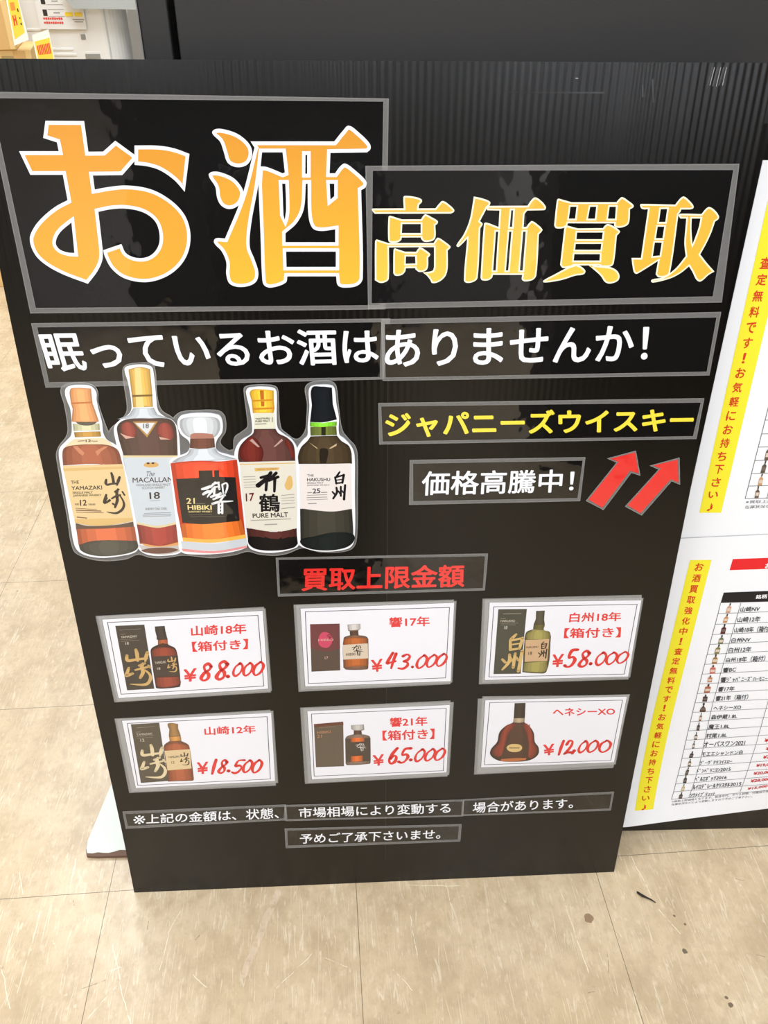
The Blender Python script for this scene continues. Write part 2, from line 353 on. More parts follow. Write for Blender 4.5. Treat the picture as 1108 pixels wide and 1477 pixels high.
'arrow_right': ["864.4,846.3 872.7,804.2 859.6,810.1 825.0,756.6 798.3,771.7 837.7,828.6 823.9,834.8"],
'arrow_right_red': ["862.4,843.1 869.5,808.0 857.8,813.4 822.6,760.5 801.9,773.6 840.8,830.3 829.0,834.7"],
'texts': {
 'nemutte': ["眠っているお酒は", "27.5,1029.6 446.6,1030.5 447.9,984.5 32.5,979.8", 0.018],
 'arimasenka': ["ありませんか！", "454.2,1028.4 792.8,1031.6 796.9,983.9 455.1,980.5", 0.018],
 'japanese': ["ジャパニーズウイスキー", "454.3,919.7 872.0,919.4 876.1,883.9 458.4,883.0", 0.03],
 'kakaku': ["価格高騰中！", "507.3,833.0 719.5,831.4 721.0,796.3 506.6,795.4", 0.016],
 'jogen': ["買取上限金額", "336.4,683.5 573.3,682.6 574.6,642.8 333.4,642.7", 0.024],
 'jotai': ["上記の金額は、状態、", "48.9,198.2 275.3,202.2 273.8,176.0 45.9,175.2", 0.012],
 'jotai_mark': ["※", "27.1,196.3 47.3,196.7 44.5,175.8 24.2,175.4", 0],
 'shijo': ["市場相場により変動する", "309.0,200.8 572.3,198.6 573.9,173.7 308.5,175.8", 0.012],
 'baai': ["場合があります。", "612.6,196.5 788.7,197.9 791.5,173.0 612.2,170.7", 0.012],
 'goryosho': ["予めご了承下さいませ。", "308.5,135.8 558.3,134.0 557.7,109.0 306.7,110.7", 0.012],
 'card_a_row0': ["山崎18年", "166.4,587.0 249.2,589.2 247.7,570.3 165.1,567.8", 0.024],
 'card_a_row1': ["【箱付き】", "164.6,557.8 249.7,560.5 247.7,541.2 164.2,538.8", 0.024],
 'card_a_yen': ["¥", "146.6,506.2 167.0,508.2 164.4,482.9 144.7,481.5", 0.024],
 'card_b_row0': ["響17年", "462.8,592.8 524.7,592.9 525.2,574.3 463.4,574.2", 0.024],
 'card_b_yen': ["¥", "434.9,513.6 453.3,515.5 453.3,490.8 436.9,489.4", 0.024],
 'card_c_row0': ["白州18年", "739.0,592.3 819.0,590.9 820.5,573.7 739.3,574.0", 0.024],
 'card_c_row1': ["【箱付き】", "733.8,563.5 822.6,562.3 824.1,542.8 734.4,544.4", 0.024],
 'card_c_yen': ["¥", "720.1,513.6 738.6,514.5 739.3,488.9 721.2,488.0", 0.024],
 'card_d_row0': ["山崎12年", "166.4,389.7 248.4,390.0 248.0,372.8 165.6,371.5", 0.024],
 'card_d_yen': ["¥", "146.9,313.9 165.8,314.9 163.2,288.5 144.9,286.4", 0.024],
 'card_e_row0': ["響21年", "464.9,396.2 526.6,396.3 527.2,376.2 465.6,376.1", 0.024],
 'card_e_row1': ["【箱付き】", "453.1,369.0 539.2,369.7 539.4,346.8 453.7,347.2", 0.024],
 'card_e_yen': ["¥", "436.9,315.7 455.9,317.7 456.5,292.8 438.2,290.7", 0.024],
 'card_f_row0': ["ヘネシーXO", "731.5,404.9 835.3,401.2 837.4,385.9 733.3,387.6", 0.024],
 'card_f_yen': ["¥", "723.0,325.7 742.1,327.7 744.7,302.7 726.8,300.6", 0.024],
 'b1_the': ["THE", "33.7,829.8 44.2,830.0 43.7,825.3 33.2,825.1", 0.02],
 'b1_name': ["YAMAZAKI", "32.8,821.6 73.6,822.0 73.1,816.0 32.2,815.8", 0.02],
 'b1_single': ["SINGLE MALT", "33.1,813.6 60.0,813.5 59.6,810.2 32.7,810.2", 0.02],
 'b1_whisky': ["JAPANESE WHISKY", "33.1,809.1 70.8,809.1 70.6,805.2 32.8,805.2", 0.02],
 'b1_num': ["12", "40.6,801.1 49.9,801.3 48.7,792.1 39.4,791.9", 0.03],
 'b1_aged': ["AGED", "33.2,796.0 38.5,795.8 38.3,793.0 32.8,792.9", 0.02],
 'b1_years': ["YEARS", "50.8,795.1 60.5,795.1 60.2,792.3 50.5,792.3", 0.02],
 'b1_coll': ["12", "62.9,888.5 70.0,889.0 69.4,885.4 62.7,885.1", 0.02],
 'b2_n18': ["18", "139.9,909.2 147.4,909.4 146.5,903.0 139.4,902.8", 0],
 'b2_the': ["The", "135.5,840.8 147.6,841.4 144.2,833.8 132.8,833.7", 0],
 'b2_name': ["MACALLAN", "115.6,832.3 169.1,832.3 168.3,824.8 114.7,824.8", 0.01],
 'b2_num': ["18", "134.7,809.9 149.1,810.4 148.2,799.7 134.1,799.4", 0.02],
 'b2_hl': ["HIGHLAND SINGLE MALT", "119.1,822.8 164.5,822.7 164.1,819.2 118.8,819.3", 0.01],
 'b2_sw': ["SCOTCH WHISKY", "126.1,818.3 157.1,818.5 156.6,815.0 125.9,814.9", 0.01],
 'b2_cask': ["SHERRY OAK CASK", "126.3,786.3 155.7,786.5 155.5,782.9 126.0,782.7", 0.01],
 'b3_num': ["21", "184.0,801.3 195.6,801.1 194.9,792.2 183.6,792.5", 0.02],
 'b3_name': ["HIBIKI", "184.4,790.3 217.4,789.5 217.0,782.4 184.1,783.2", 0.03],
 'b3_whisky': ["SUNTORY WHISKY", "184.8,781.4 217.1,780.9 217.0,778.3 184.8,778.8", 0.02],
 'b4_num': ["17", "264.8,806.1 276.5,806.9 275.6,794.4 264.4,793.7", 0.02],
 'b4_name': ["PURE MALT", "271.9,774.9 321.1,775.8 321.2,768.1 271.9,767.9", 0.02],
 'b4_tsuru': ["鶴", "282.5,805.2 310.9,804.5 310.7,776.6 281.1,777.3", 0.02],
 'b4_nk': ["NIKKA WHISKY", "283.0,843.1 309.5,843.3 309.4,840.6 282.8,840.2", 0.01],
 'b4_tk': ["TAKETSURU", "285.9,915.1 304.7,915.9 304.9,913.4 286.0,912.7", 0.02],
 'b4_pm': ["PURE MALT", "285.6,911.7 304.5,912.4 304.7,909.9 285.8,909.2", 0.02],
 'b5_the': ["THE", "350.3,833.5 358.8,833.5 358.7,830.0 350.1,830.0", 0.01],
 'b5_name': ["HAKUSHU", "349.7,828.0 381.0,827.7 381.0,822.6 349.5,822.9", 0.02],
 'b5_single': ["SINGLE MALT", "349.4,821.7 371.8,821.6 371.8,819.2 349.3,819.1", 0.01],
 'b5_whisky': ["JAPANESE WHISKY", "349.3,818.1 379.8,817.8 379.9,815.2 349.2,815.5", 0.01],
 'b5_num': ["25", "356.2,812.0 367.0,812.1 367.1,804.7 356.3,804.3", 0.02],
 'ca_b1': ["YAMAZAKI", "61.3,572.1 85.0,573.3 85.0,569.3 61.3,568.1", 0.01],
 'cd_b1': ["YAMAZAKI", "57.6,380.7 82.7,381.7 82.4,377.4 57.6,376.4", 0.01],
 'cc_b1': ["HAKUSHU", "633.4,582.6 655.5,581.9 655.3,577.7 633.2,578.4", 0.01],
 'ca_b2': ["18", "66.1,560.6 71.5,561.1 71.4,556.4 65.9,555.9", 0.01],
 'cd_b2': ["12", "62.5,369.0 69.0,369.4 68.7,363.6 62.2,363.2", 0.01],
 'cc_b2': ["18", "639.7,571.0 644.8,570.8 644.5,564.7 639.4,564.9", 0.01],
 'cb_b1': ["HIBIKI", "355.3,556.6 377.9,556.4 377.8,552.6 355.2,552.8", 0.01],
 'cb_b2': ["17", "364.0,523.0 369.2,523.2 369.1,517.6 364.1,517.5", 0.01],
 'ce_b1': ["HIBIKI", "347.0,372.4 368.7,373.5 368.6,368.6 346.8,367.5", 0.01],
 'ce_b2': ["21", "346.7,364.7 354.2,365.1 353.9,358.8 346.5,358.4", 0.01],
 'ca_l1': ["YAMAZAKI", "105.4,523.0 122.1,524.5 122.0,519.7 105.4,518.2", 0.01],
 'ca_l2': ["18", "107.3,511.9 112.3,512.0 112.0,507.5 107.3,507.3", 0.01],
 'cd_l1': ["YAMAZAKI", "101.9,329.9 120.7,331.2 120.5,326.8 102.0,325.4", 0.01],
 'cd_l2': ["12", "106.1,318.5 111.1,319.0 110.7,313.8 106.0,313.3", 0.01],
 'cc_l1': ["HAKUSHU", "677.3,531.5 695.8,531.5 695.9,527.7 677.2,527.5", 0.01],
 'cc_l2': ["18", "681.4,520.7 687.0,521.2 687.0,514.8 681.4,514.7", 0.01],
 'cb_l1': ["HIBIKI", "396.7,528.3 412.3,529.0 412.2,523.8 396.8,523.1", 0.01],
 'cf_l1': ["Hennessy", "665.9,324.0 683.5,323.9 683.9,318.8 666.3,318.9", 0.01],
 'row_00': ["山崎NV", "114.0,539.6 146.2,540.3 146.1,532.7 114.5,532.0", 0.013],
 'row_01': ["山崎12年", "113.7,518.8 152.0,520.1 152.2,511.5 114.3,510.8", 0.013],
 'row_02': ["山崎18年（箱付）", "113.2,497.1 173.9,500.3 174.4,490.3 114.1,489.2", 0.013],
 'row_03': ["白州NV", "113.3,475.6 145.7,477.3 145.4,469.4 114.0,468.0", 0.013],
 'row_04': ["白州12年", "113.0,455.2 151.8,456.8 151.9,448.4 113.8,446.9", 0.013],
 'row_05': ["白州18年（箱付）", "112.9,433.4 180.5,437.1 180.9,427.2 113.7,425.7", 0.013],
 'row_06': ["響BC", "113.0,411.5 135.6,413.3 135.9,404.9 113.7,403.5", 0.013],
 'row_07': ["響ｼﾞｬﾊﾟﾆｰｽﾞﾊｰﾓﾆｰ", "113.6,390.4 195.2,391.5 195.9,383.7 114.2,381.5", 0.013],
 'row_08': ["響17年", "114.0,368.7 142.5,369.7 142.5,362.2 114.4,360.2", 0.013],
 'row_09': ["響21年（箱付）", "114.0,347.7 170.9,350.8 171.7,341.7 114.7,338.9", 0.013],
 'row_10': ["ヘネシーXO", "114.8,324.3 163.9,326.5 164.5,318.8 115.0,317.1", 0.013],
 'row_11': ["森伊蔵1.8L", "114.9,303.4 161.9,305.4 162.5,297.4 115.3,295.4", 0.013],
 'row_12': ["魔王1.8L", "114.8,281.3 153.0,281.6 153.5,274.0 115.2,272.3", 0.013],
 'row_13': ["村尾1.8L", "114.6,260.1 153.0,260.1 153.3,252.9 115.1,250.9", 0.013],
 'row_14': ["オーパスワン2021", "114.3,239.9 190.5,241.3 191.0,232.8 114.9,229.7", 0.013],
 'row_15': ["モエエシャンドン白", "115.4,215.7 190.9,217.4 191.7,209.7 115.7,207.1", 0.013],
 'row_16': ["ｳﾞｰｳﾞｸﾘｺｲｴﾛｰ", "114.9,193.9 176.3,195.3 176.6,188.8 115.0,186.6", 0.013],
 'row_17': ["ﾄﾞﾝﾍﾟﾘﾆﾖﾝ2015", "113.6,174.8 177.5,176.6 177.8,169.1 113.9,166.6", 0.013],
 'row_18': ["ﾍﾞﾙｴﾎﾟｯｸ2016", "113.0,155.2 174.0,156.2 174.3,148.6 113.3,146.4", 0.013],
 'row_19': ["ﾙｲﾛﾃﾞﾚｰﾙｸﾘｽﾀﾙ2015", "112.4,136.3 206.1,138.2 206.4,129.8 112.8,126.6", 0.013],
 'row_20': ["ｿｳﾒｲﾌﾞﾘｭｯﾄ", "110.7,116.2 159.5,115.4 159.2,109.5 110.9,107.6", 0.013],
 'header': ["銘柄", "133.4,564.7 151.5,565.6 152.4,557.0 134.2,556.2", 0.03],
 'banner': ["お酒", "134.2,625.6 156.2,626.6 157.2,616.6 135.0,614.8", 0.03],
 'p19': ["¥19,000", "225.0,182.4 259.9,184.3 260.2,175.9 225.3,173.6", 0.03],
 'p20': ["¥20,000", "224.3,162.2 261.0,164.9 261.3,156.4 224.6,153.1", 0.03],
 'p28': ["¥28,000", "223.2,143.1 260.8,146.0 261.0,137.6 223.5,133.9", 0.03],
 'p15': ["¥15,000", "221.8,122.6 259.9,127.1 259.9,119.7 221.6,115.3", 0.03],
 'pa': ["¥", "225.6,245.4 233.2,246.3 233.9,237.5 226.4,236.2", 0.03],
 'pb': ["¥", "233.3,224.3 240.4,225.2 241.2,217.0 233.9,215.7", 0.03],
 'pc': ["¥7", "233.0,203.3 245.1,204.4 245.8,195.7 233.6,194.6", 0.03],
 'foot_low_a': ["※買取上限価格となります。製造年代、ラベル状態、付属品の有無、", "77.7,101.1 274.7,113.5 275.0,106.7 77.4,95.9", 0.006],
 'foot_low_b': ["在庫状況などにより変動しますので予めご了承下さい。", "77.6,94.3 235.7,101.9 235.8,95.7 77.5,89.1", 0.006],
 'foot_up_a': ["※買取上限価格となります。", "76.7,738.3 185.6,741.3 186.0,735.6 77.0,733.1", 0.006],
 'foot_up_b': ["在庫状況などにより変動します", "77.3,729.7 186.4,733.2 186.9,727.2 77.7,724.0", 0.006],
},
'card_a': ["29.9,609.2 277.5,617.3 277.6,455.3 32.8,445.2", "33.4,608.4 279.5,614.6 279.3,458.8 37.3,446.9", "38.8,602.4 274.9,610.2 273.6,463.4 40.6,454.0", "45.2,597.7 267.7,603.3 267.7,468.4 45.0,461.1"],
'card_b': ["320.8,619.9 560.2,621.4 561.8,460.3 320.6,454.7", "324.5,618.6 564.1,618.9 564.4,463.6 324.8,458.9", "330.9,612.4 560.4,615.3 561.5,467.1 331.7,465.4", "337.2,607.3 554.4,608.2 553.7,473.5 336.4,470.6"],
'card_c': ["603.1,621.5 846.3,620.9 849.3,458.6 606.9,458.2", "606.6,619.6 849.6,615.5 851.4,462.8 612.0,461.3", "614.4,614.1 846.6,610.9 847.5,465.2 616.0,467.1", "620.5,607.1 841.8,604.5 841.1,469.8 621.7,472.4"],
'card_d': ["27.7,412.7 274.2,420.2 273.7,254.0 27.7,249.8", "30.9,411.5 278.9,418.6 277.5,260.4 32.3,252.7", "39.1,407.6 275.1,413.9 272.4,265.7 40.5,261.2", "46.1,402.8 268.8,407.2 265.6,270.0 44.0,266.5"],
'card_e': ["321.6,422.7 563.1,427.4 565.0,260.6 322.2,255.8", "326.7,421.1 568.5,424.4 567.7,264.2 327.8,258.2", "332.9,414.8 562.2,418.0 562.7,270.8 334.4,266.1", "338.7,409.5 557.1,412.1 557.5,274.5 338.0,272.7"],
'card_f': ["607.1,429.4 856.5,428.3 851.2,266.3 610.0,262.7", "614.2,434.2 855.1,427.0 854.3,274.4 614.6,265.5", "619.5,425.6 851.6,423.4 850.1,280.2 621.3,279.4", "626.4,421.2 846.0,417.2 844.5,284.3 626.0,284.8"],
'prices': {
 'card_a': [["8", "175.2,515.6 191.8,515.7 186.0,484.2 169.1,483.0"], ["8", "198.5,518.9 217.0,519.6 210.5,486.1 193.0,483.9"], [".", "212.0,493.1 216.8,493.6 215.0,485.9 209.9,485.4"], ["0", "224.9,514.4 240.2,515.2 234.2,491.5 219.2,490.0"], ["0", "240.2,514.5 255.5,515.4 250.2,491.6 234.9,490.1"], ["0", "255.6,516.0 272.3,516.8 267.0,491.7 250.1,490.2"]],
 'card_b': [["4", "460.6,525.6 476.3,526.7 472.6,496.7 457.5,495.9"], ["3", "481.6,521.6 497.3,522.7 493.8,494.9 476.6,493.9"], [".", "498.3,500.3 503.5,500.8 502.6,494.2 497.8,493.7"], ["0", "507.9,519.0 525.0,520.3 521.2,496.2 504.5,494.2"], ["0", "523.2,519.1 540.8,521.1 536.3,497.6 520.4,495.5"], ["0", "538.2,520.5 555.8,522.5 552.2,499.0 535.8,496.9"]],
 'card_c': [["5", "743.6,520.7 759.7,522.3 759.7,489.1 741.0,487.9"], ["8", "763.6,517.7 780.0,519.4 780.6,489.0 763.0,487.1"], [".", "781.0,496.1 786.2,496.5 785.8,489.4 781.1,489.0"], ["0", "790.5,514.2 808.0,515.2 806.5,491.2 789.7,489.3"], ["0", "806.6,513.6 825.4,514.9 823.4,492.2 806.6,490.3"], ["0", "823.7,514.3 843.6,515.5 841.5,493.8 823.4,491.9"]],
 'card_d': [["1", "174.9,318.2 180.5,318.7 173.4,287.3 168.0,286.8"], ["8", "185.9,316.9 198.3,317.1 192.2,288.6 178.2,287.8"], [".", "195.6,295.3 200.7,295.8 198.9,288.3 194.4,287.8"], ["5", "207.9,315.1 225.9,315.7 219.1,288.1 201.3,286.6"], ["0", "225.0,314.3 240.6,315.0 234.2,288.8 218.2,287.3"], ["0", "239.7,314.3 256.5,315.0 250.4,287.3 233.5,285.8"]],
 'card_e': [["6", "468.1,328.6 480.2,329.9 477.9,296.2 462.0,295.5"], ["5", "483.5,327.2 501.4,328.9 497.6,298.2 480.1,296.1"], [".", "499.1,305.4 504.6,305.9 503.6,298.6 498.7,298.1"], ["0", "510.2,324.5 527.0,325.9 522.2,299.9 505.8,297.8"], ["0", "527.9,324.4 544.1,326.2 539.5,300.5 522.3,298.4"], ["0", "543.4,325.1 560.5,326.5 556.8,300.4 538.7,299.1"]],
 'card_f': [["1", "752.1,332.6 758.9,333.4 758.1,302.1 749.8,301.8"], ["2", "760.9,332.6 774.7,333.4 773.2,305.1 760.3,302.7"], [",", "774.4,310.9 780.0,311.4 779.1,304.1 774.2,303.6"], ["0", "786.1,330.0 800.6,331.5 798.9,306.8 783.0,304.6"], ["0", "800.7,330.8 818.6,331.4 817.6,306.7 798.3,304.6"], ["0", "818.7,330.7 839.6,330.4 841.6,305.5 818.9,303.7"]],
},
'ca_box': ["56.1,590.8 98.8,591.6 97.9,470.5 55.9,468.9"],
'ca_bottle': ["113.7,587.8 128.2,588.3 128.2,579.1 129.2,567.4 129.6,564.0 129.0,555.0~ 138.9,546.8~ 141.2,531.4 139.4,478.9~ 137.2,472.5 118.8,470.4~ 101.6,471.4~ 100.6,476.8~ 101.3,539.7~ 103.8,548.1~ 114.1,554.5 115.3,564.5 114.1,569.6 113.2,579.6"],
'ca_cap': ["113.7,587.8 128.2,588.3 128.2,579.1 129.2,567.4 129.6,564.0 113.3,563.6 114.1,569.6 113.2,579.6"],
'ca_neck': ["115.4,562.9 129.5,563.7 129.0,555.0 121.2,557.3~ 114.4,554.8"],
'ca_red': ["104.7,544.7~ 120.2,549.2~ 137.4,545.2~ 139.3,531.4 103.1,532.1", "103.5,492.7 138.2,493.1 138.8,478.9~ 119.2,473.2~ 102.8,476.0~"],
'ca_label': ["103.1,532.8 139.5,533.5 138.4,494.9 101.4,493.9"],
'cb_box': ["343.9,584.1 388.3,583.6 387.3,495.3 342.6,494.4"],
'cb_red': ["343.9,584.1 388.3,583.6 388.0,537.9 366.9,532.3~ 343.1,539.5"],
'cb_sun': ["355.3,555.9~ 360.3,567.4~ 368.0,568.7~ 375.5,562.2~ 376.5,551.1~ 369.7,540.2~ 360.7,541.1~ 355.8,547.1~"],
'cb_bottle': ["393.9,556.8~ 403.7,561.8 403.3,569.1 400.8,570.7 400.0,581.6 419.4,582.5 419.8,573.2 416.2,570.2 416.6,561.4 428.1,558.8~ 431.5,553.9 431.1,498.9~ 429.0,495.7~ 397.4,496.2~ 392.2,500.4"],
'cb_stop': ["400.0,581.6 419.4,582.5 419.8,573.2 416.7,571.4 403.4,570.6 400.8,572.0"],
'cb_neck': ["403.3,569.1 416.2,569.9 416.6,561.4 403.7,561.2"],
'cb_liquid': ["393.8,554.6 406.2,558.0~ 429.9,555.5 430.1,502.9 394.3,501.6"],
'cb_label': ["392.3,544.2 430.6,545.7 431.0,517.3 392.5,516.1"],
'cc_box': ["628.3,601.9 671.9,601.1 672.6,477.6 629.1,478.6"],
'cc_bottle': ["686.4,597.0 699.7,597.2 700.2,580.7 702.3,569.5 701.8,561.6~ 710.6,557.6~ 714.1,548.2 713.6,480.2~ 695.6,477.7~ 675.0,480.7 673.2,549.7~ 675.5,558.8~ 684.7,563.1 684.9,572.2 687.3,582.1"],
'cc_cap': ["686.4,597.0 699.7,597.2 700.2,580.7 702.1,571.6 685.0,571.3 687.3,582.1"],
'cc_light': ["676.9,557.2~ 690.5,561.3~ 710.0,556.1~ 712.5,543.7 675.8,544.0", "676.8,499.3 712.1,501.2 712.4,481.9~ 695.3,479.9~ 676.4,482.6"],
'cc_collar': ["684.8,562.4 701.9,560.9 708.6,557.7 678.1,557.8"],
'cc_label': ["674.8,543.4 711.9,544.0 712.8,501.8 676.9,501.2"],
'cd_box': ["51.8,400.1 96.7,401.6 95.3,274.7 50.4,272.3"],
'cd_bottle': ["109.6,398.2~ 115.7,400.1~ 126.1,397.5 125.0,388.0 127.4,373.6 126.9,361.7 137.4,353.2~ 139.2,340.3 138.2,276.4~ 136.5,273.4 95.2,273.5 97.3,347.8~ 99.5,355.0~ 108.6,362.5 108.7,374.4 111.0,386.8"],
'cd_cap': ["109.6,398.2~ 115.7,400.1~ 126.1,397.5 125.0,388.0 127.3,372.5 108.4,371.9 111.0,386.8"],
'cd_neck': ["109.1,371.5 127.5,372.1 127.5,362.4 109.0,361.8"],
'cd_red': ["98.6,351.4~ 113.4,357.2~ 137.2,351.4~ 138.9,342.2 98.0,342.2", "98.3,299.3 137.8,301.2 137.3,275.3 96.6,274.2"],
'cd_label': ["97.9,341.9 139.1,343.6 137.2,301.2 97.4,298.6"],
'ce_box': ["342.3,387.8 389.7,390.9 389.1,293.5 342.3,293.6"],
'ce_top': ["342.3,387.8 389.7,390.9 390.1,384.3 342.6,381.6"],
'ce_bottle': ["392.2,354.2 395.7,359.7~ 406.4,363.4 406.6,372.2 402.6,374.1 402.2,382.8 423.1,383.6 423.8,372.4 419.0,370.6 419.8,362.8 431.2,358.8~ 433.8,353.4 433.6,299.4~ 431.4,296.9~ 394.6,295.8~ 391.9,299.6"],
'ce_stop': ["402.2,382.8 423.1,383.6 423.8,373.8 419.0,371.6 406.6,371.8 402.6,374.8"],
'ce_neck': ["406.6,371.1 419.0,370.9 419.8,362.8 406.4,362.4"],
'ce_or': ["401.8,355.9 423.7,356.3 423.6,347.1 401.6,346.7", "401.1,315.6 420.7,316.4 420.5,303.7 400.9,302.8"],
'ce_dark': ["393.0,354.2 433.0,354.5 433.1,303.1 392.8,302.5"],
'cf_bottle': ["667.8,417.8 685.6,417.7 686.2,402.4~ 687.0,386.1~ 687.2,377.1~ 696.8,367.2~ 704.9,352.7~ 708.6,332.8~ 716.1,319.8~ 716.3,303.4~ 703.4,292.2~ 675.7,289.8~ 650.4,293.6~ 635.7,306.4~ 635.4,320.0~ 644.7,335.8~ 647.3,357.0~ 657.2,370.7~ 668.8,377.9~ 668.6,387.6~ 669.0,403.1~"],
'cf_cap': ["667.8,417.8 685.6,417.7 687.0,386.1 668.6,386.9"],
'cf_neck': ["668.7,386.2 687.0,385.8 687.2,377.1 679.8,376.0~ 668.3,377.2"],
'cf_red': ["657.3,368.9~ 669.0,375.4~ 673.2,373.5~ 662.6,352.8~ 657.9,324.3~ 651.1,302.8~ 639.7,308.8~ 639.0,319.8~ 647.6,333.8~ 650.2,355.1~", "685.3,374.7~ 695.5,366.2~ 702.9,352.8~ 706.6,332.9~ 713.5,318.1~ 712.1,303.6~ 703.0,296.6~ 699.0,326.1~ 692.7,351.5~"],
'cf_label': ["661.6,322.4~ 665.8,328.7~ 673.9,330.1~ 683.7,327.8~ 688.1,321.1~ 684.9,314.0~ 675.4,311.9~ 666.9,314.5~"],
'cf_base': ["654.3,297.1 675.1,298.0~ 697.3,297.6 696.3,293.2 675.6,290.5~ 653.8,292.3"],
'cut_film': ["41.9,954.5~ 48.0,963.0~ 64.6,966.0~ 82.2,963.5~ 88.9,954.8~ 87.2,938.4~ 91.7,908.8~ 93.9,898.7 98.5,904.7~ 111.0,914.4~ 119.8,924.2~ 122.4,935.9~ 123.1,978.1~ 128.0,987.3~ 143.7,990.5~ 161.4,989.2~ 164.9,981.3~ 163.0,945.0~ 166.3,927.4~ 176.4,919.3~ 179.8,916.3~ 180.1,917.6~ 190.6,924.7~ 212.6,926.6~ 231.9,926.6~ 241.4,924.4~ 246.8,916.5~ 245.8,896.8~ 237.5,881.0~ 246.4,870.0~ 253.4,870.7 255.9,887.5~ 265.6,895.3~ 273.4,901.4~ 274.8,908.3~ 273.2,951.3~ 275.3,957.1~ 286.7,959.8~ 309.0,959.2~ 316.8,954.9~ 317.5,938.8~ 318.5,900.6~ 326.3,891.6~ 335.9,884.3~ 342.6,885.9~ 349.7,896.5~ 352.0,912.3~ 353.7,933.1~ 351.8,953.5~ 357.3,961.0~ 373.4,964.1~ 387.9,962.3~ 392.9,955.5~ 395.2,929.0~ 399.4,895.6~ 407.5,883.0~ 415.7,872.9~ 418.9,859.2~ 418.5,805.8~ 416.7,735.2~ 411.7,716.0~ 397.4,708.7~ 363.5,708.6~ 339.4,716.2~ 316.6,707.7~ 297.7,704.9~ 275.4,707.7~ 260.8,712.4~ 241.8,707.5~ 222.9,704.8~ 208.7,703.3~ 169.5,708.7~ 142.6,705.1~ 123.0,706.2~ 106.2,711.8~ 87.6,704.6~ 54.5,702.9~ 29.5,710.0~ 17.4,721.8~ 18.2,775.0~ 19.6,857.1~ 21.0,869.5~ 27.8,881.6~ 37.1,891.6~ 42.0,903.6~ 43.3,937.2~"],
'b1_out': ["47.6,950.6~ 49.8,958.2~ 56.8,961.9~ 69.5,962.7~ 81.7,960.6~ 86.8,952.9~ 85.7,942.3~ 86.0,930.6~ 87.7,912.8~ 87.1,896.8~ 90.3,887.6~ 100.3,879.9~ 106.2,868.9~ 107.4,851.1~ 109.1,823.4~ 110.7,779.5~ 111.4,738.6~ 109.5,724.7~ 101.9,716.0~ 81.0,710.9~ 56.6,708.7~ 37.1,712.1~ 25.3,719.5~ 20.9,731.7~ 21.3,759.2~ 22.4,803.7~ 23.7,848.6~ 24.5,867.3~ 27.8,877.6~ 38.2,887.6~ 45.5,895.5~ 48.9,911.5~ 50.5,931.2~ 48.6,941.0~"],
'b1_cap': ["55.0,957.0~ 63.4,959.0~ 81.3,957.8 79.9,938.5 81.4,930.7 84.1,913.3 68.1,910.8~ 49.3,913.9 53.6,931.1 52.7,939.0"],
'b1_ring': ["52.9,939.7 80.3,940.5 80.1,938.5 53.0,937.4"],
'b1_under': ["54.2,913.4 81.7,912.9 77.1,909.4~ 67.6,908.0~ 57.8,909.8~"],
'b1_neck': ["50.1,911.1 57.7,909.4 67.5,907.6~ 77.0,909.0 84.3,910.9 83.5,901.3 49.4,900.7"],
'b1_gold': ["49.5,899.1 83.8,899.7 83.6,892.4 49.7,891.8"],
'b1_collar': ["48.2,889.8 86.1,890.4 93.5,884.5~ 96.9,879.6 67.0,881.7~ 34.4,878.7 41.5,885.1~"],
'b1_shoulder': ["30.1,871.4~ 34.6,878.0~ 50.1,881.2~ 68.8,881.7~ 91.0,880.1~ 102.1,873.1~ 104.9,857.5~ 105.4,850.7 64.2,853.7~ 27.4,852.3"],
'b1_hi': ["45.1,879.3 50.8,879.6 58.4,869.8 55.9,865.7 51.7,868.9", "74.6,865.3 72.8,871.6 85.1,878.5 90.7,878.4 80.3,871.4"],
'b1_label': ["26.8,851.9 105.8,852.8 107.3,766.6 84.7,762.2~ 64.7,760.4~ 45.2,761.3~ 28.3,765.8"],
'b1_band': ["26.7,848.1 105.8,849.5 105.9,845.9 26.7,843.9", "28.5,771.4 107.3,771.8 107.3,766.6 84.7,762.2~ 64.7,760.4~ 45.2,761.3~ 28.3,765.8"],
'b1_dark': ["28.7,765.3 45.1,760.4~ 84.5,761.3~ 107.2,765.7 107.2,757.1 67.9,755.8~ 27.8,755.6"],
'b1_liquid': ["28.2,756.1 68.0,756.2~ 108.1,757.9 108.1,735.0 65.0,737.0~ 27.0,730.6"],
'b1_base': ["27.2,730.6 45.0,736.2~ 65.1,737.3~ 108.2,735.4 108.3,724.7~ 100.1,717.9~ 81.4,713.2~ 57.0,711.6~ 39.5,714.9~ 28.7,721.7~"],
'b2_out': ["126.3,981.4~ 129.6,985.8~ 147.0,988.2~ 160.0,985.4~ 162.1,977.5~ 161.2,945.1~ 161.2,927.5~ 167.2,919.5~ 178.9,912.3~ 183.6,901.2~ 183.4,874.7~ 177.5,811.1~ 169.8,725.4~ 165.0,713.3~ 141.3,709.2~ 121.3,711.0~ 110.2,718.1~ 107.0,727.1~ 107.6,812.6~ 103.0,859.6~ 100.9,886.4~ 101.8,904.6~ 111.1,914.8~ 123.3,922.6~ 128.3,931.9~ 128.4,964.7~"],
'b2_cap': ["131.4,982.1 146.5,984.9~ 158.3,982.1 157.2,956.7 155.5,931.9 130.1,931.5 130.8,947.5"],
'b2_caphi': ["139.1,983.1 146.4,984.1 143.9,931.7 134.1,931.4"],
'b2_ring': ["130.9,948.2 156.9,948.6 156.8,946.3 130.9,945.5"],
'b2_neck': ["130.3,930.3 156.4,930.7 160.0,921.2 177.8,914.9 148.3,916.6~ 107.5,915.7 123.1,921.0"],
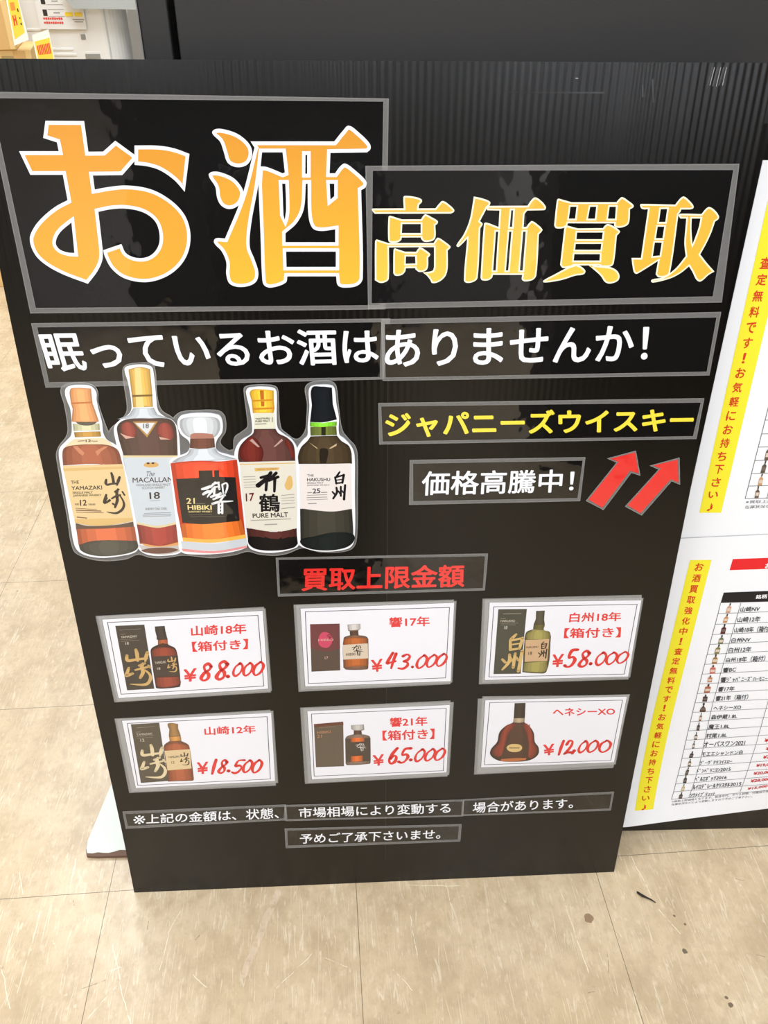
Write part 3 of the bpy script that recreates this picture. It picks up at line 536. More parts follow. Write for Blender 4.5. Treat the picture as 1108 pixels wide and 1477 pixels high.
'b2_body': ["104.9,900.5~ 109.5,910.5~ 122.3,915.8~ 148.3,916.2~ 174.0,915.0~ 180.9,907.3~ 181.5,891.1 179.1,862.3 108.3,863.6"],
'b2_red': ["113.1,909.4~ 123.5,911.2~ 130.0,902.1~ 126.1,890.0~ 115.2,892.3~ 110.5,898.4~", "160.1,907.6~ 171.5,909.4~ 177.4,899.3~ 174.3,886.1~ 161.6,889.4~ 155.8,895.6~"],
'b2_hi': ["108.4,896.4 114.6,888.2 127.0,890.0 117.1,892.2", "158.0,890.5 159.3,886.4 172.5,886.2 163.4,889.0"],
'b2_tri': ["127.0,912.2 159.2,912.0 142.5,889.8"],
'b2_tri_in': ["129.8,910.1 155.2,910.1 143.1,893.8"],
'b2_line': ["107.9,864.9 179.3,863.5 179.3,860.6 107.8,862.0", "111.1,765.1 139.4,758.5~ 168.8,764.2 168.6,760.5 139.0,754.9~ 111.0,761.5"],
'b2_label': ["107.5,862.0 179.7,860.6 171.5,765.0 139.4,758.1~ 111.0,764.7"],
'b2_emblem': ["132.9,850.2~ 138.2,854.3~ 142.9,853.6~ 148.7,854.1~ 152.6,850.2~ 147.8,847.2~ 137.3,847.2~"],
'b2_emblem_dark': ["137.2,853.9 141.0,854.0 140.7,851.7 137.3,851.8", "143.5,854.0 147.3,854.1 147.0,851.8 143.6,851.9"],
'b2_liquid': ["111.1,761.1 138.9,754.4~ 169.0,760.1 167.7,731.3 139.3,725.5~ 111.4,729.8"],
'b2_rim': ["111.6,731.2 139.3,725.8~ 167.8,732.0 165.9,726.5~ 123.1,724.8~"],
'b2_glass': ["110.3,727.9 139.1,723.9~ 167.6,727.4 166.6,718.0~ 153.9,712.9~ 133.5,711.8~ 114.2,718.0~"],
'b2_foot': ["112.4,719.5~ 139.0,723.0~ 162.7,719.5~ 154.1,715.0~ 137.7,713.1~ 119.8,715.0~"],
'b3_out': ["185.9,914.9~ 192.1,920.5~ 214.6,923.0~ 237.4,920.3~ 242.4,914.0~ 241.4,896.9~ 232.8,883.8~ 232.0,870.3~ 248.3,862.7~ 258.9,858.1~ 260.0,821.3 260.8,724.1~ 251.8,717.6~ 224.8,712.2~ 185.0,711.7~ 167.1,716.8~ 165.3,735.8 167.5,852.5~ 170.1,857.9~ 181.1,862.9~ 193.8,869.7~ 197.0,883.1~ 187.6,893.9~ 184.4,904.5~"],
'b3_stop': ["188.1,912.8~ 194.6,916.9~ 214.1,918.3~ 234.6,916.7~ 239.4,910.9~ 237.8,897.8~ 228.8,888.9~ 198.9,889.4~ 188.9,898.6~"],
'b3_stopred': ["200.6,894.2~ 214.2,895.5~ 228.8,893.7 230.2,887.3 198.7,887.3"],
'b3_neck': ["198.7,887.8 230.2,887.8 230.0,874.9 213.2,873.1~ 196.8,874.5"],
'b3_shoulder': ["196.6,872.9 229.9,873.9 234.9,866.2~ 257.3,857.6 212.6,855.1~ 170.2,854.3 178.9,860.2~ 191.9,865.6~"],
'b3_liquid': ["168.9,853.3 190.3,855.6~ 212.8,856.2~ 235.1,854.7~ 257.3,857.0 258.6,804.2 259.6,736.4 213.3,730.9~ 172.3,735.0 169.5,783.2"],
'b3_orange': ["172.6,760.8 255.6,766.4 259.8,739.4 213.5,732.7~ 172.5,736.8"],
'b3_rim': ["172.3,739.8 213.8,735.7~ 260.1,742.4 260.1,736.3 213.3,730.3~ 172.2,733.8"],
'b3_glass': ["169.0,733.9 213.2,729.0~ 260.4,736.3 260.8,724.7 241.4,720.0~ 214.7,717.7~ 170.2,721.0"],
'b3_pink': ["168.7,721.7 214.6,716.8~ 260.8,724.1 260.0,720.5 214.3,713.1~ 170.3,717.3"],
'b3_label': ["173.7,830.1 204.4,830.9 205.1,841.8 223.3,841.9 222.7,832.1 225.1,832.1 225.6,841.8 232.1,841.9 231.6,832.0 253.2,831.0 253.4,764.2 228.5,761.9~ 202.3,760.2~ 174.6,763.2"],
'b4_out': ["276.4,950.4~ 279.1,955.4~ 286.4,956.8~ 297.7,957.2~ 312.8,954.9~ 315.6,949.0~ 313.7,916.4~ 314.4,899.8~ 321.4,892.0~ 332.5,882.9~ 338.5,869.8~ 337.4,850.9~ 336.2,787.3~ 334.7,726.7~ 329.2,718.2~ 298.0,711.0~ 274.0,713.8~ 262.5,722.1~ 260.4,756.1~ 257.9,848.6~ 254.2,860.5~ 256.9,873.1~ 264.7,883.8~ 278.2,892.4~ 280.8,901.2~ 279.7,925.6~"],
'b4_cap': ["282.2,952.0~ 297.5,954.0~ 312.1,952.1 311.3,938.9 311.6,927.7 310.0,921.7 283.1,921.8 282.8,928.7 282.7,938.4"],
'b4_stripe': ["294.2,952.7 299.3,952.6 298.8,940.4 294.3,940.1", "294.4,937.7 299.0,937.7 298.5,930.8 294.6,930.9"],
'b4_line': ["283.0,939.6 311.4,940.6 311.3,938.5 282.8,937.6", "283.1,928.7 311.7,929.6 311.3,927.2 283.3,926.3"],
'b4_necklabel': ["283.9,921.2 310.8,921.7 311.6,900.0 283.2,900.1"],
'b4_body': ["283.2,899.8 311.1,899.6 314.8,893.2~ 326.0,886.6~ 333.8,876.0~ 335.0,851.2 258.5,852.4 259.6,865.9~ 263.3,876.6~ 273.2,887.2~ 281.1,893.3~"],
'b4_red': ["261.1,869.5~ 267.7,880.1~ 279.9,888.8~ 290.6,876.1~ 293.2,865.2~ 289.8,852.5 270.6,852.9~ 262.7,858.5~", "322.5,882.7~ 330.4,875.4~ 334.6,857.1~ 328.4,868.2~"],
'b4_hi': ["279.7,886.2 288.8,874.4 286.3,874.0 276.2,883.6", "318.5,885.5 307.1,874.0 309.6,874.3 320.0,882.8"],
'b4_label': ["258.7,852.9 334.8,853.3 333.2,751.1 314.9,746.3~ 300.1,745.8~ 287.3,747.0~ 262.0,752.9"],
'b4_gold': ["258.9,850.2 334.7,850.6 334.8,849.4 258.9,848.8", "279.5,843.9 313.1,844.0 312.0,840.2 280.0,838.9", "320.8,822.9~ 326.3,831.6~ 329.8,823.7~ 328.4,813.8~ 322.8,809.9~ 318.7,816.0~"],
'b4_lower': ["262.0,752.3 287.3,746.2~ 300.1,745.0~ 314.9,745.5~ 333.2,750.5 333.2,726.7 324.6,718.3~ 298.2,714.7~ 272.4,718.0~ 262.9,727.5"],
'b4_base': ["262.8,739.2 284.7,735.4~ 314.2,733.6~ 333.5,737.4 332.8,726.7~ 325.5,718.7~ 298.2,714.7~ 272.8,718.0~ 263.3,726.4~"],
'b5_out': ["356.9,951.4~ 360.3,957.1~ 373.3,958.8~ 387.7,957.2~ 390.8,951.3~ 392.0,934.2~ 394.8,915.1~ 394.9,890.4~ 402.5,883.1~ 411.5,871.2~ 414.7,859.2~ 414.3,805.9~ 413.3,735.3~ 408.0,718.7~ 391.9,712.6~ 363.6,711.8~ 341.4,718.3~ 332.4,726.7~ 334.2,787.4~ 336.6,847.1~ 337.7,869.8~ 345.8,882.3~ 352.4,889.3~ 353.6,903.5~ 356.8,929.6~"],
'b5_cap': ["361.1,955.4~ 374.0,956.9~ 386.9,955.4 387.4,932.6 392.3,911.6 374.1,908.1~ 356.8,908.7 360.1,931.3"],
'b5_green': ["356.4,908.4 373.2,907.0~ 392.1,908.8 391.7,902.9 373.0,901.4~ 356.5,902.4"],
'b5_neck': ["356.8,901.7 391.2,902.2 391.8,889.7 356.8,889.3"],
'b5_neckdark': ["371.4,901.8 377.2,901.7 376.8,889.3 371.0,889.4"],
'b5_body': ["356.8,888.5 391.7,889.0 397.4,881.4~ 407.3,874.0~ 410.8,863.0 411.1,847.9 339.2,848.9 338.9,860.7~ 343.7,873.3~ 352.4,882.2~"],
'b5_dark': ["368.3,869.2~ 373.7,871.3~ 379.5,868.1~ 376.4,848.9 367.9,849.1"],
'b5_hi': ["354.0,880.4 363.7,871.5 366.1,870.2 363.7,873.0", "391.5,877.9 380.4,870.8 382.9,870.4 390.5,874.3"],
'b5_lower': ["338.1,781.1 409.9,779.1 411.1,735.4~ 408.0,722.6~ 391.9,715.2~ 363.7,714.0~ 341.5,720.4~ 336.4,730.9"],
'b5_base': ["336.4,731.3~ 355.2,736.8~ 383.3,742.5~ 411.1,738.6~ 410.0,724.7~ 391.9,715.2~ 363.7,714.0~ 341.5,720.4~"],
'b5_label': ["340.8,847.9 409.2,848.5 409.5,779.5 384.1,775.9~ 356.8,778.7~ 338.1,782.2"],
'bands': {
 'b1_kanji': ["88.9,840.1,2.8 89.7,834.3,4.1 89.7,826.4,3.7", "80.7,830.4,2.8 79.3,825.7,4.1 80.8,822.9,3.2 87.1,824.2,2.8 93.3,824.4,2.8", "98.9,833.9,3.1 96.3,828.3,4.3 93.6,821.8,1.9", "89.7,812.1,3.2 95.1,815.7,2.4", "94.0,816.0,2.6 91.5,809.6,4.1 91.7,804.6,3.8", "83.8,802.0,2.3 89.6,805.5,3.0 95.9,807.3,2.3", "99.4,811.9,2.4 101.5,806.9,2.3", "90.8,804.7,3.8 90.5,798.7,4.2 86.0,788.7,2.9", "83.9,794.3,2.8 87.8,790.7,2.1", "95.4,806.1,1.9 98.3,798.5,2.6 98.5,791.4,3.4 94.5,784.4,3.6 86.6,779.7,3.3 78.7,780.5,1.9 74.0,781.9,0.8", "77.2,808.0,2.8 74.9,802.0,4.1 72.6,796.1,3.4 75.9,796.5,3.0 80.6,799.7,3.2", "74.5,799.0,2.8 77.7,803.0,1.9"],
 'b1_lines': ["33.2,788.5,0.8 60.9,785.6,0.8", "33.3,785.4,1.5 66.0,783.3,1.5", "33.1,782.3,0.8 68.9,780.5,0.8", "32.8,774.7,1.5 45.2,773.0,1.5", "52.9,886.7,0.8 61.3,887.1,0.8", "70.6,886.6,0.8 78.0,886.2,0.8"],
 'b2_lines': ["134.6,797.2,0.6 147.8,797.3,0.6", "123.8,777.9,0.8 159.6,778.4,0.8", "121.9,775.2,0.8 160.3,775.7,0.8", "121.6,773.0,0.8 159.1,773.4,0.8"],
 'b3_kanji': ["206.8,814.3,3.0 213.0,815.7,4.7 218.8,818.6,3.2", "218.2,816.7,2.7 225.6,823.9,3.0", "207.7,806.5,3.6 214.1,810.2,4.3 219.6,810.1,3.2", "212.5,802.0,1.3 217.3,808.2,3.2 221.4,814.8,2.9", "222.0,821.4,2.7 230.2,823.8,2.7", "229.6,823.6,2.7 230.2,813.6,3.1", "222.3,816.2,2.1 230.1,817.9,2.1", "224.3,817.5,2.7 222.2,806.2,3.1", "217.8,802.3,3.3 225.6,805.2,3.1 232.0,806.5,2.3", "234.6,820.6,2.3 234.8,807.4,2.3", "235.0,820.6,2.3 239.8,822.7,2.3 241.5,820.0,2.5 240.6,814.4,2.7 237.9,807.8,2.2", "230.9,807.9,3.1 225.2,801.4,3.4", "220.7,798.6,2.9 228.6,801.8,2.7 236.6,804.5,3.3", "218.7,791.7,3.3 228.0,794.4,3.5 236.6,794.8,2.7 246.7,795.3,1.3", "235.1,803.1,2.5 228.4,794.6,2.7", "227.4,792.7,3.3 226.0,777.2,3.5", "232.2,793.5,2.9 230.7,776.9,3.1", "227.4,788.3,1.8 231.7,788.7,1.8", "226.9,783.0,1.6 231.3,783.4,1.6", "226.1,778.1,2.0 231.2,778.5,2.0"],
 'b3_lines': ["196.6,792.6,1.1 208.6,792.3,1.1", "185.4,775.2,0.5 215.9,775.1,0.6", "186.3,772.2,0.6 233.7,771.9,0.6"],
 'b4_kanji': ["301.1,836.5,4.8 295.3,828.3,5.6 282.6,817.7,6.8", "287.4,829.5,4.1 297.3,832.2,4.1", "295.3,828.3,4.5 292.9,810.5,3.8", "308.2,835.9,4.5 298.1,825.3,4.9", "298.7,825.3,3.8 310.5,830.0,4.1", "306.0,828.1,4.5 304.2,808.3,3.4"],
 'b4_lines': ["263.5,831.0,0.9 279.5,831.4,0.9", "263.7,827.0,0.7 279.8,827.5,0.7", "263.8,823.1,0.8 279.8,823.5,0.8", "263.8,818.7,0.8 279.9,819.2,0.8", "263.9,814.8,0.8 280.0,815.2,0.8", "313.6,802.0,1.0 331.0,803.3,1.0", "313.3,797.6,0.8 330.7,798.6,0.8", "313.1,793.6,0.8 330.7,794.4,0.8", "312.9,788.9,0.8 330.7,789.9,0.8", "312.8,781.7,1.2 330.7,783.4,1.2", "269.3,764.2,1.2 324.2,765.4,1.2", "288.0,757.1,1.6 304.5,757.5,1.6", "285.3,906.8,1.4 299.2,907.2,1.4", "308.0,915.7,1.3 307.6,909.9,1.4"],
 'b5_kanji': ["394.1,836.1,2.2 390.2,829.9,3.4", "387.7,828.4,2.6 389.2,818.8,3.0", "388.2,828.0,2.6 399.9,831.7,2.6", "399.6,831.7,3.4 397.5,819.8,3.0", "389.3,824.0,1.7 398.0,825.0,1.7", "388.9,819.2,2.5 397.9,820.2,2.5", "383.5,806.5,2.3 386.3,802.8,2.7", "389.1,812.8,2.7 389.6,805.4,3.4 384.3,796.0,2.7", "391.8,807.2,2.3 393.9,803.5,2.3", "395.2,813.9,2.7 394.9,799.8,2.7", "396.7,807.9,1.9 398.3,805.0,1.9", "401.1,816.2,3.0 399.2,794.5,3.5"],
 'b5_lines': ["349.7,805.7,1.3 354.9,806.0,1.3", "368.6,805.7,1.3 375.9,805.9,1.3", "348.6,801.7,0.8 375.8,802.3,0.8", "348.4,798.2,1.0 375.6,798.6,1.0", "348.3,794.8,0.8 376.5,795.4,0.8", "349.9,789.1,1.3 360.8,789.2,1.3"],
 'ca_boxkanji': ["80.1,546.6,4.2 80.7,538.4,5.9 80.0,526.1,5.1", "65.5,536.2,4.2 65.1,526.6,6.0 79.5,528.2,4.2 94.0,529.7,4.2", "96.6,540.5,5.1 93.5,532.4,5.9 91.0,523.6,2.6", "81.2,516.3,4.3 89.9,520.2,3.8", "86.9,520.3,3.8 84.5,512.0,6.0 85.1,503.6,6.0 79.3,492.6,4.3", "74.2,508.2,3.4 92.9,513.1,3.9", "95.1,515.8,3.9 97.3,511.6,3.4", "88.6,507.7,2.6 94.5,499.1,4.3 94.2,489.2,5.2 85.5,479.6,5.2 62.7,481.2,1.3", "64.9,512.8,3.9 60.6,501.8,5.6 58.9,497.6,5.2 68.9,501.5,4.7"],
 'cd_boxkanji': ["77.6,355.3,4.4 78.3,346.5,6.2 77.7,333.5,5.4", "62.3,344.4,4.4 62.0,334.2,6.2 77.2,335.7,4.5 92.3,337.2,4.5", "95.0,348.7,5.3 91.8,340.1,6.2 89.3,330.7,2.7", "79.1,323.1,4.5 88.2,327.1,4.0", "85.0,327.3,4.0 82.6,318.5,6.3 83.3,309.6,6.3 77.4,298.0,4.5", "71.9,314.6,3.6 91.5,319.6,4.0", "93.7,322.4,4.0 96.1,317.9,3.6", "86.9,313.9,2.7 93.2,304.7,4.5 93.1,294.1,5.5 84.1,284.0,5.5 60.2,286.0,1.4", "62.1,319.5,4.0 57.7,307.9,5.9 56.0,303.5,5.4 66.4,307.4,5.0"],
 'ca_labkanji': ["131.3,531.0,1.7 131.5,527.6,2.4 131.3,522.4,2.0", "126.0,526.6,1.7 125.8,522.6,2.4 131.1,523.2,1.7 136.4,523.9,1.7", "137.4,528.5,2.0 136.2,525.1,2.4 135.3,521.3,1.0", "131.7,518.3,1.7 134.8,519.9,1.5", "133.7,519.9,1.5 132.8,516.5,2.4 133.0,513.0,2.4 130.9,508.4,1.7", "129.1,514.9,1.4 135.9,517.0,1.5", "136.7,518.1,1.5 137.5,516.3,1.4", "134.3,514.7,1.0 136.4,511.1,1.7 136.3,507.0,2.0 133.1,503.0,2.1 124.9,503.6,0.5", "125.7,516.7,1.5 124.2,512.1,2.2 123.6,510.4,2.0 127.2,512.0,1.9"],
 'cd_labkanji': ["128.8,337.1,1.6 129.0,333.7,2.3 128.8,328.7,2.0", "123.5,332.9,1.6 123.4,328.9,2.3 128.6,329.5,1.6 133.9,330.1,1.6", "134.8,334.6,2.0 133.7,331.3,2.3 132.9,327.6,1.0", "129.3,324.7,1.7 132.5,326.2,1.5", "131.4,326.3,1.5 130.5,322.9,2.3 130.8,319.5,2.3 128.7,315.1,1.7", "126.8,321.4,1.3 133.6,323.4,1.5", "134.4,324.5,1.5 135.2,322.7,1.3", "132.0,321.2,1.0 134.2,317.7,1.7 134.1,313.7,2.0 131.0,309.8,2.0 122.8,310.5,0.5", "123.4,323.3,1.5 121.9,318.8,2.2 121.3,317.1,2.0 124.9,318.7,1.8"],
 'cc_boxkanji': ["659.1,554.5,4.0 652.6,546.4,5.7", "650.9,543.7,4.0 652.5,525.4,4.9", "650.9,543.0,4.0 670.1,547.2,4.0", "670.1,547.2,5.3 666.6,527.7,4.5", "652.6,535.2,2.8 667.4,537.5,2.8", "652.5,525.4,4.1 666.6,527.7,4.1", "641.1,507.3,4.1 646.1,501.4,4.6", "651.9,516.2,4.5 652.0,501.9,5.8 642.5,487.1,3.3", "655.0,508.3,4.1 658.1,502.4,4.1", "660.7,518.0,4.5 659.5,490.8,5.0", "663.1,510.8,3.3 666.2,505.0,4.1", "671.3,522.6,5.3 668.5,483.2,5.4"],
 'cc_labkanji': ["703.7,538.7,1.7 701.2,535.1,2.4", "700.6,533.9,1.7 701.8,525.9,2.1", "700.6,533.6,1.7 708.5,535.5,1.7", "708.5,535.5,2.3 707.6,526.9,1.9", "701.5,530.2,1.2 707.6,531.2,1.2", "701.8,525.9,1.8 707.6,526.9,1.8", "697.5,518.1,1.8 699.8,515.5,1.9", "701.8,521.9,1.9 702.2,515.7,2.5 698.7,509.3,1.4", "703.3,518.4,1.8 704.7,515.9,1.8", "705.4,522.7,1.9 705.7,510.9,2.1", "706.6,519.6,1.4 708.1,517.0,1.8", "709.7,524.7,2.3 709.6,507.7,2.3"],
 'cb_labkanji': ["406.5,538.5,1.2 413.9,540.2,1.5", "408.1,534.6,1.5 414.0,543.1,1.2", "413.9,537.3,1.2 413.4,533.5,1.5", "415.6,542.1,1.2 416.7,536.3,1.2", "418.1,542.5,1.2 419.7,537.1,1.5", "409.7,531.7,1.5 421.4,534.2,1.2", "413.8,531.1,1.5 423.0,530.8,0.6", "414.6,529.6,1.8 415.4,523.7,1.8", "418.3,529.8,1.5 417.9,523.6,1.5"],
 'ce_labkanji': ["409.6,339.9,1.1 417.1,341.1,1.4", "411.2,336.6,1.4 417.1,343.5,1.1", "417.1,338.7,1.1 416.5,335.5,1.4", "418.8,342.7,1.1 419.9,337.8,1.1", "421.3,343.0,1.1 422.9,338.4,1.4", "412.8,334.1,1.4 424.5,336.0,1.1", "417.0,333.6,1.4 426.2,333.1,0.5", "417.8,332.2,1.6 418.6,327.4,1.6", "421.5,332.4,1.4 421.1,327.2,1.4"],
 'cb_boxkanji': ["368.4,563.1,0.6 372.1,563.9,0.7", "369.1,561.0,0.7 372.1,565.4,0.6", "372.0,562.4,0.6 371.7,560.4,0.7", "372.9,564.9,0.6 373.4,561.9,0.6", "374.1,565.2,0.6 374.9,562.3,0.7", "369.9,559.5,0.7 375.7,560.8,0.6", "371.9,559.2,0.7 376.4,559.1,0.3", "372.3,558.4,0.9 372.6,555.3,0.9", "374.1,558.5,0.7 373.9,555.3,0.7"],
 'box_a_lines': ["61.6,583.0,0.9 92.4,584.3,0.9", "61.8,575.4,1.2 68.5,575.8,1.2", "60.3,565.5,0.9 83.3,566.7,0.9", "60.4,562.1,0.9 87.0,563.9,0.9"],
 'box_d_lines': ["60.1,392.6,0.9 88.3,393.9,0.9", "58.0,383.5,1.2 64.5,383.9,1.2", "57.5,374.2,0.9 84.8,375.5,0.9", "57.8,370.6,0.9 82.7,371.6,0.9"],
 'box_c_lines': ["636.4,593.3,1.4 663.8,593.0,1.4", "633.2,585.0,1.1 640.2,585.1,1.1", "633.9,576.0,0.8 660.2,575.7,0.8", "634.1,573.0,0.8 656.7,572.5,0.8"],
 'box_e_lines': ["349.9,379.9,0.9 376.3,381.1,0.9", "347.3,367.5,0.6 370.7,368.5,0.6"],
 'box_b_lines': ["339.5,495.2,0.3 342.1,495.1,0.3"],
},
'poster_low': ["-6.9,672.7 204.2,679.7 370.5,81.3 277.1,61.0 -11.8,45.6 -22.5,45.8"],
'yellow_up': ["6.1,1164.7 6.9,1069.5 9.4,717.7 43.0,717.4 28.6,1121.4"],
'yellow_low': ["11.7,632.5 45.8,632.6 43.0,83.7 7.3,83.5"],
'banner': ["79.7,633.7 180.0,636.5 180.5,615.5 79.1,612.8"],
'header': ["79.1,569.6 152.1,571.8 157.3,550.6 78.5,549.6"],
'rows_low': ["78.5,549.6 157.2,550.9", "78.8,527.7 162.3,530.2", "78.8,505.9 167.6,508.7", "78.5,484.7 172.6,488.3", "78.4,463.8 177.6,468.2", "78.4,442.5 182.7,447.6", "78.6,420.9 187.9,426.3", "78.6,399.4 193.2,404.7", "78.8,377.5 198.6,382.8", "79.1,355.5 203.9,361.6", "79.3,333.8 209.2,339.8", "79.4,311.9 214.5,318.4", "79.7,289.9 219.7,297.0", "79.6,268.4 224.9,275.7", "79.8,246.2 230.0,254.4", "79.8,224.7 235.4,232.4", "79.9,202.9 240.6,210.7", "79.6,181.5 245.8,189.3", "78.9,161.2 250.8,168.4", "78.1,141.3 255.7,148.3", "77.2,122.3 260.4,128.8", "75.8,104.2 264.6,111.8"],
'col_low': ["112.0,548.3 111.9,527.9 110.6,400.5 111.7,368.8 111.3,333.1 113.7,266.8 115.5,212.8 115.4,179.8 113.2,142.0 109.4,105.4", "205.8,398.6 209.8,337.6 210.9,288.9 212.2,232.0 211.7,187.8 210.3,141.6 208.4,112.3"],
'rows_up': ["73.7,889.8 110.0,891.7", "74.0,869.0 115.7,870.2", "74.1,847.5 121.3,848.7", "74.2,826.7 126.8,827.8", "74.2,805.0 132.4,806.4", "74.3,783.8 138.0,785.3", "74.6,762.8 143.4,764.4", "74.5,741.5 149.0,743.2"],
'col_up': ["106.8,762.5 108.0,741.2"],
'mini_low': ["94.8,548.6,6.9 94.8,529.0", "94.7,526.7,7.0 94.2,508.8", "94.8,506.0,7.8 95.4,486.0", "95.3,483.4,7.9 96.3,464.3", "94.5,463.6,8.0 94.3,443.5", "93.6,442.7,8.1 95.0,421.8", "93.9,419.0,11.2 96.3,400.2", "93.8,396.2,10.4 95.4,380.8", "94.7,376.6,12.4 95.5,356.7", "94.6,353.0,8.7 95.8,336.7", "95.3,333.5,13.6 97.1,312.2", "95.7,310.5,4.3 96.5,291.0", "95.8,288.4,5.1 97.1,268.4", "95.7,265.1,5.2 97.0,246.5", "95.6,244.3,4.4 96.5,225.4", "96.8,219.1,6.9 96.1,203.4", "96.0,201.1,5.3 96.7,183.0", "96.2,180.7,5.7 94.9,162.6", "94.6,161.5,6.2 95.1,142.1", "94.6,139.8,5.8 94.2,123.4", "93.3,120.5,6.7 92.6,104.5"],
'mini_up': ["90.1,829.9,6.2 91.2,805.7", "90.7,804.9,6.3 90.7,784.4", "90.6,783.3,6.0 91.5,763.7", "89.9,762.6,6.1 91.7,742.0"],
'vtext': {
 'low': ["お酒買取強化中！査定無料です！お気軽にお持ち下さい♪", [28.8, 619.7, 24.8, 90.3], 16.5],
 'up': ["査定無料です！お気軽にお持ち下さい♪", [20.7, 1088.1, 24.4, 727.5], 16.5],
},
}
# ------------------------------------------------------------------ the room
SCRATCHES = [(-0.5389, 0.8015, -0.5361, 0.7257, 0.0008, 1), (-0.5966, 0.8717, -0.5772, 0.827, 0.0008, 1), (-0.3987, 0.7249, -0.3678, 0.6437, 0.0008, 1), (-0.3678, 0.6437, -0.3459, 0.597, 0.0008, 1), (-0.3792, 0.6562, -0.4149, 0.6105, 0.0008, 1), (-0.2902, 0.7762, -0.3051, 0.7406, 0.0008, 1), (-0.3051, 0.7406, -0.3118, 0.6765, 0.0008, 1), (-0.4991, 0.8927, -0.4972, 0.8335, 0.0008, 1), (-0.5796, 0.7042, -0.5436, 0.6341, 0.0008, 1), (-0.2542, 0.6647, -0.2302, 0.6421, 0.0008, 1), (-0.3961, 0.6798, -0.3786, 0.6855, 0.0008, 1), (0.1923, 0.7916, 0.1962, 0.7249, 0.0007, 1), (0.082, 0.6485, 0.1101, 0.6136, 0.0007, 1), (-0.0316, 0.6755, 0.003, 0.659, 0.0007, 1), (-0.0571, 0.6837, -0.1132, 0.6333, 0.0007, 1), (0.1229, 0.7942, 0.2194, 0.7856, 0.0007, 1), (0.1201, 0.7356, 0.1244, 0.6701, 0.0007, 1), (0.5503, 0.8354, 0.5633, 0.7411, 0.0009, 1), (0.5693, 0.7145, 0.5899, 0.6693, 0.0009, 1), (0.4012, 0.7567, 0.4095, 0.6182, 0.0009, 1), (0.4522, 0.6506, 0.4432, 0.6157, 0.0008, 0), (0.7075, 0.6252, 0.7206, 0.6211, 0.0008, 0), (0.4004, 0.5871, 0.4114, 0.5865, 0.0008, 0), (0.7304, 0.7606, 0.7493, 0.7584, 0.0008, 0), (-0.4341, 0.6568, -0.3996, 0.6666, 0.001, 0), (-0.344, 0.7616, -0.3425, 0.7483, 0.001, 0), (-0.2576, 0.7224, -0.2504, 0.73, 0.001, 0), (-0.4849, 0.8096, -0.4815, 0.8007, 0.001, 0), (-0.1181, 0.7968, -0.1696, 0.6594, 0.008, 2)]
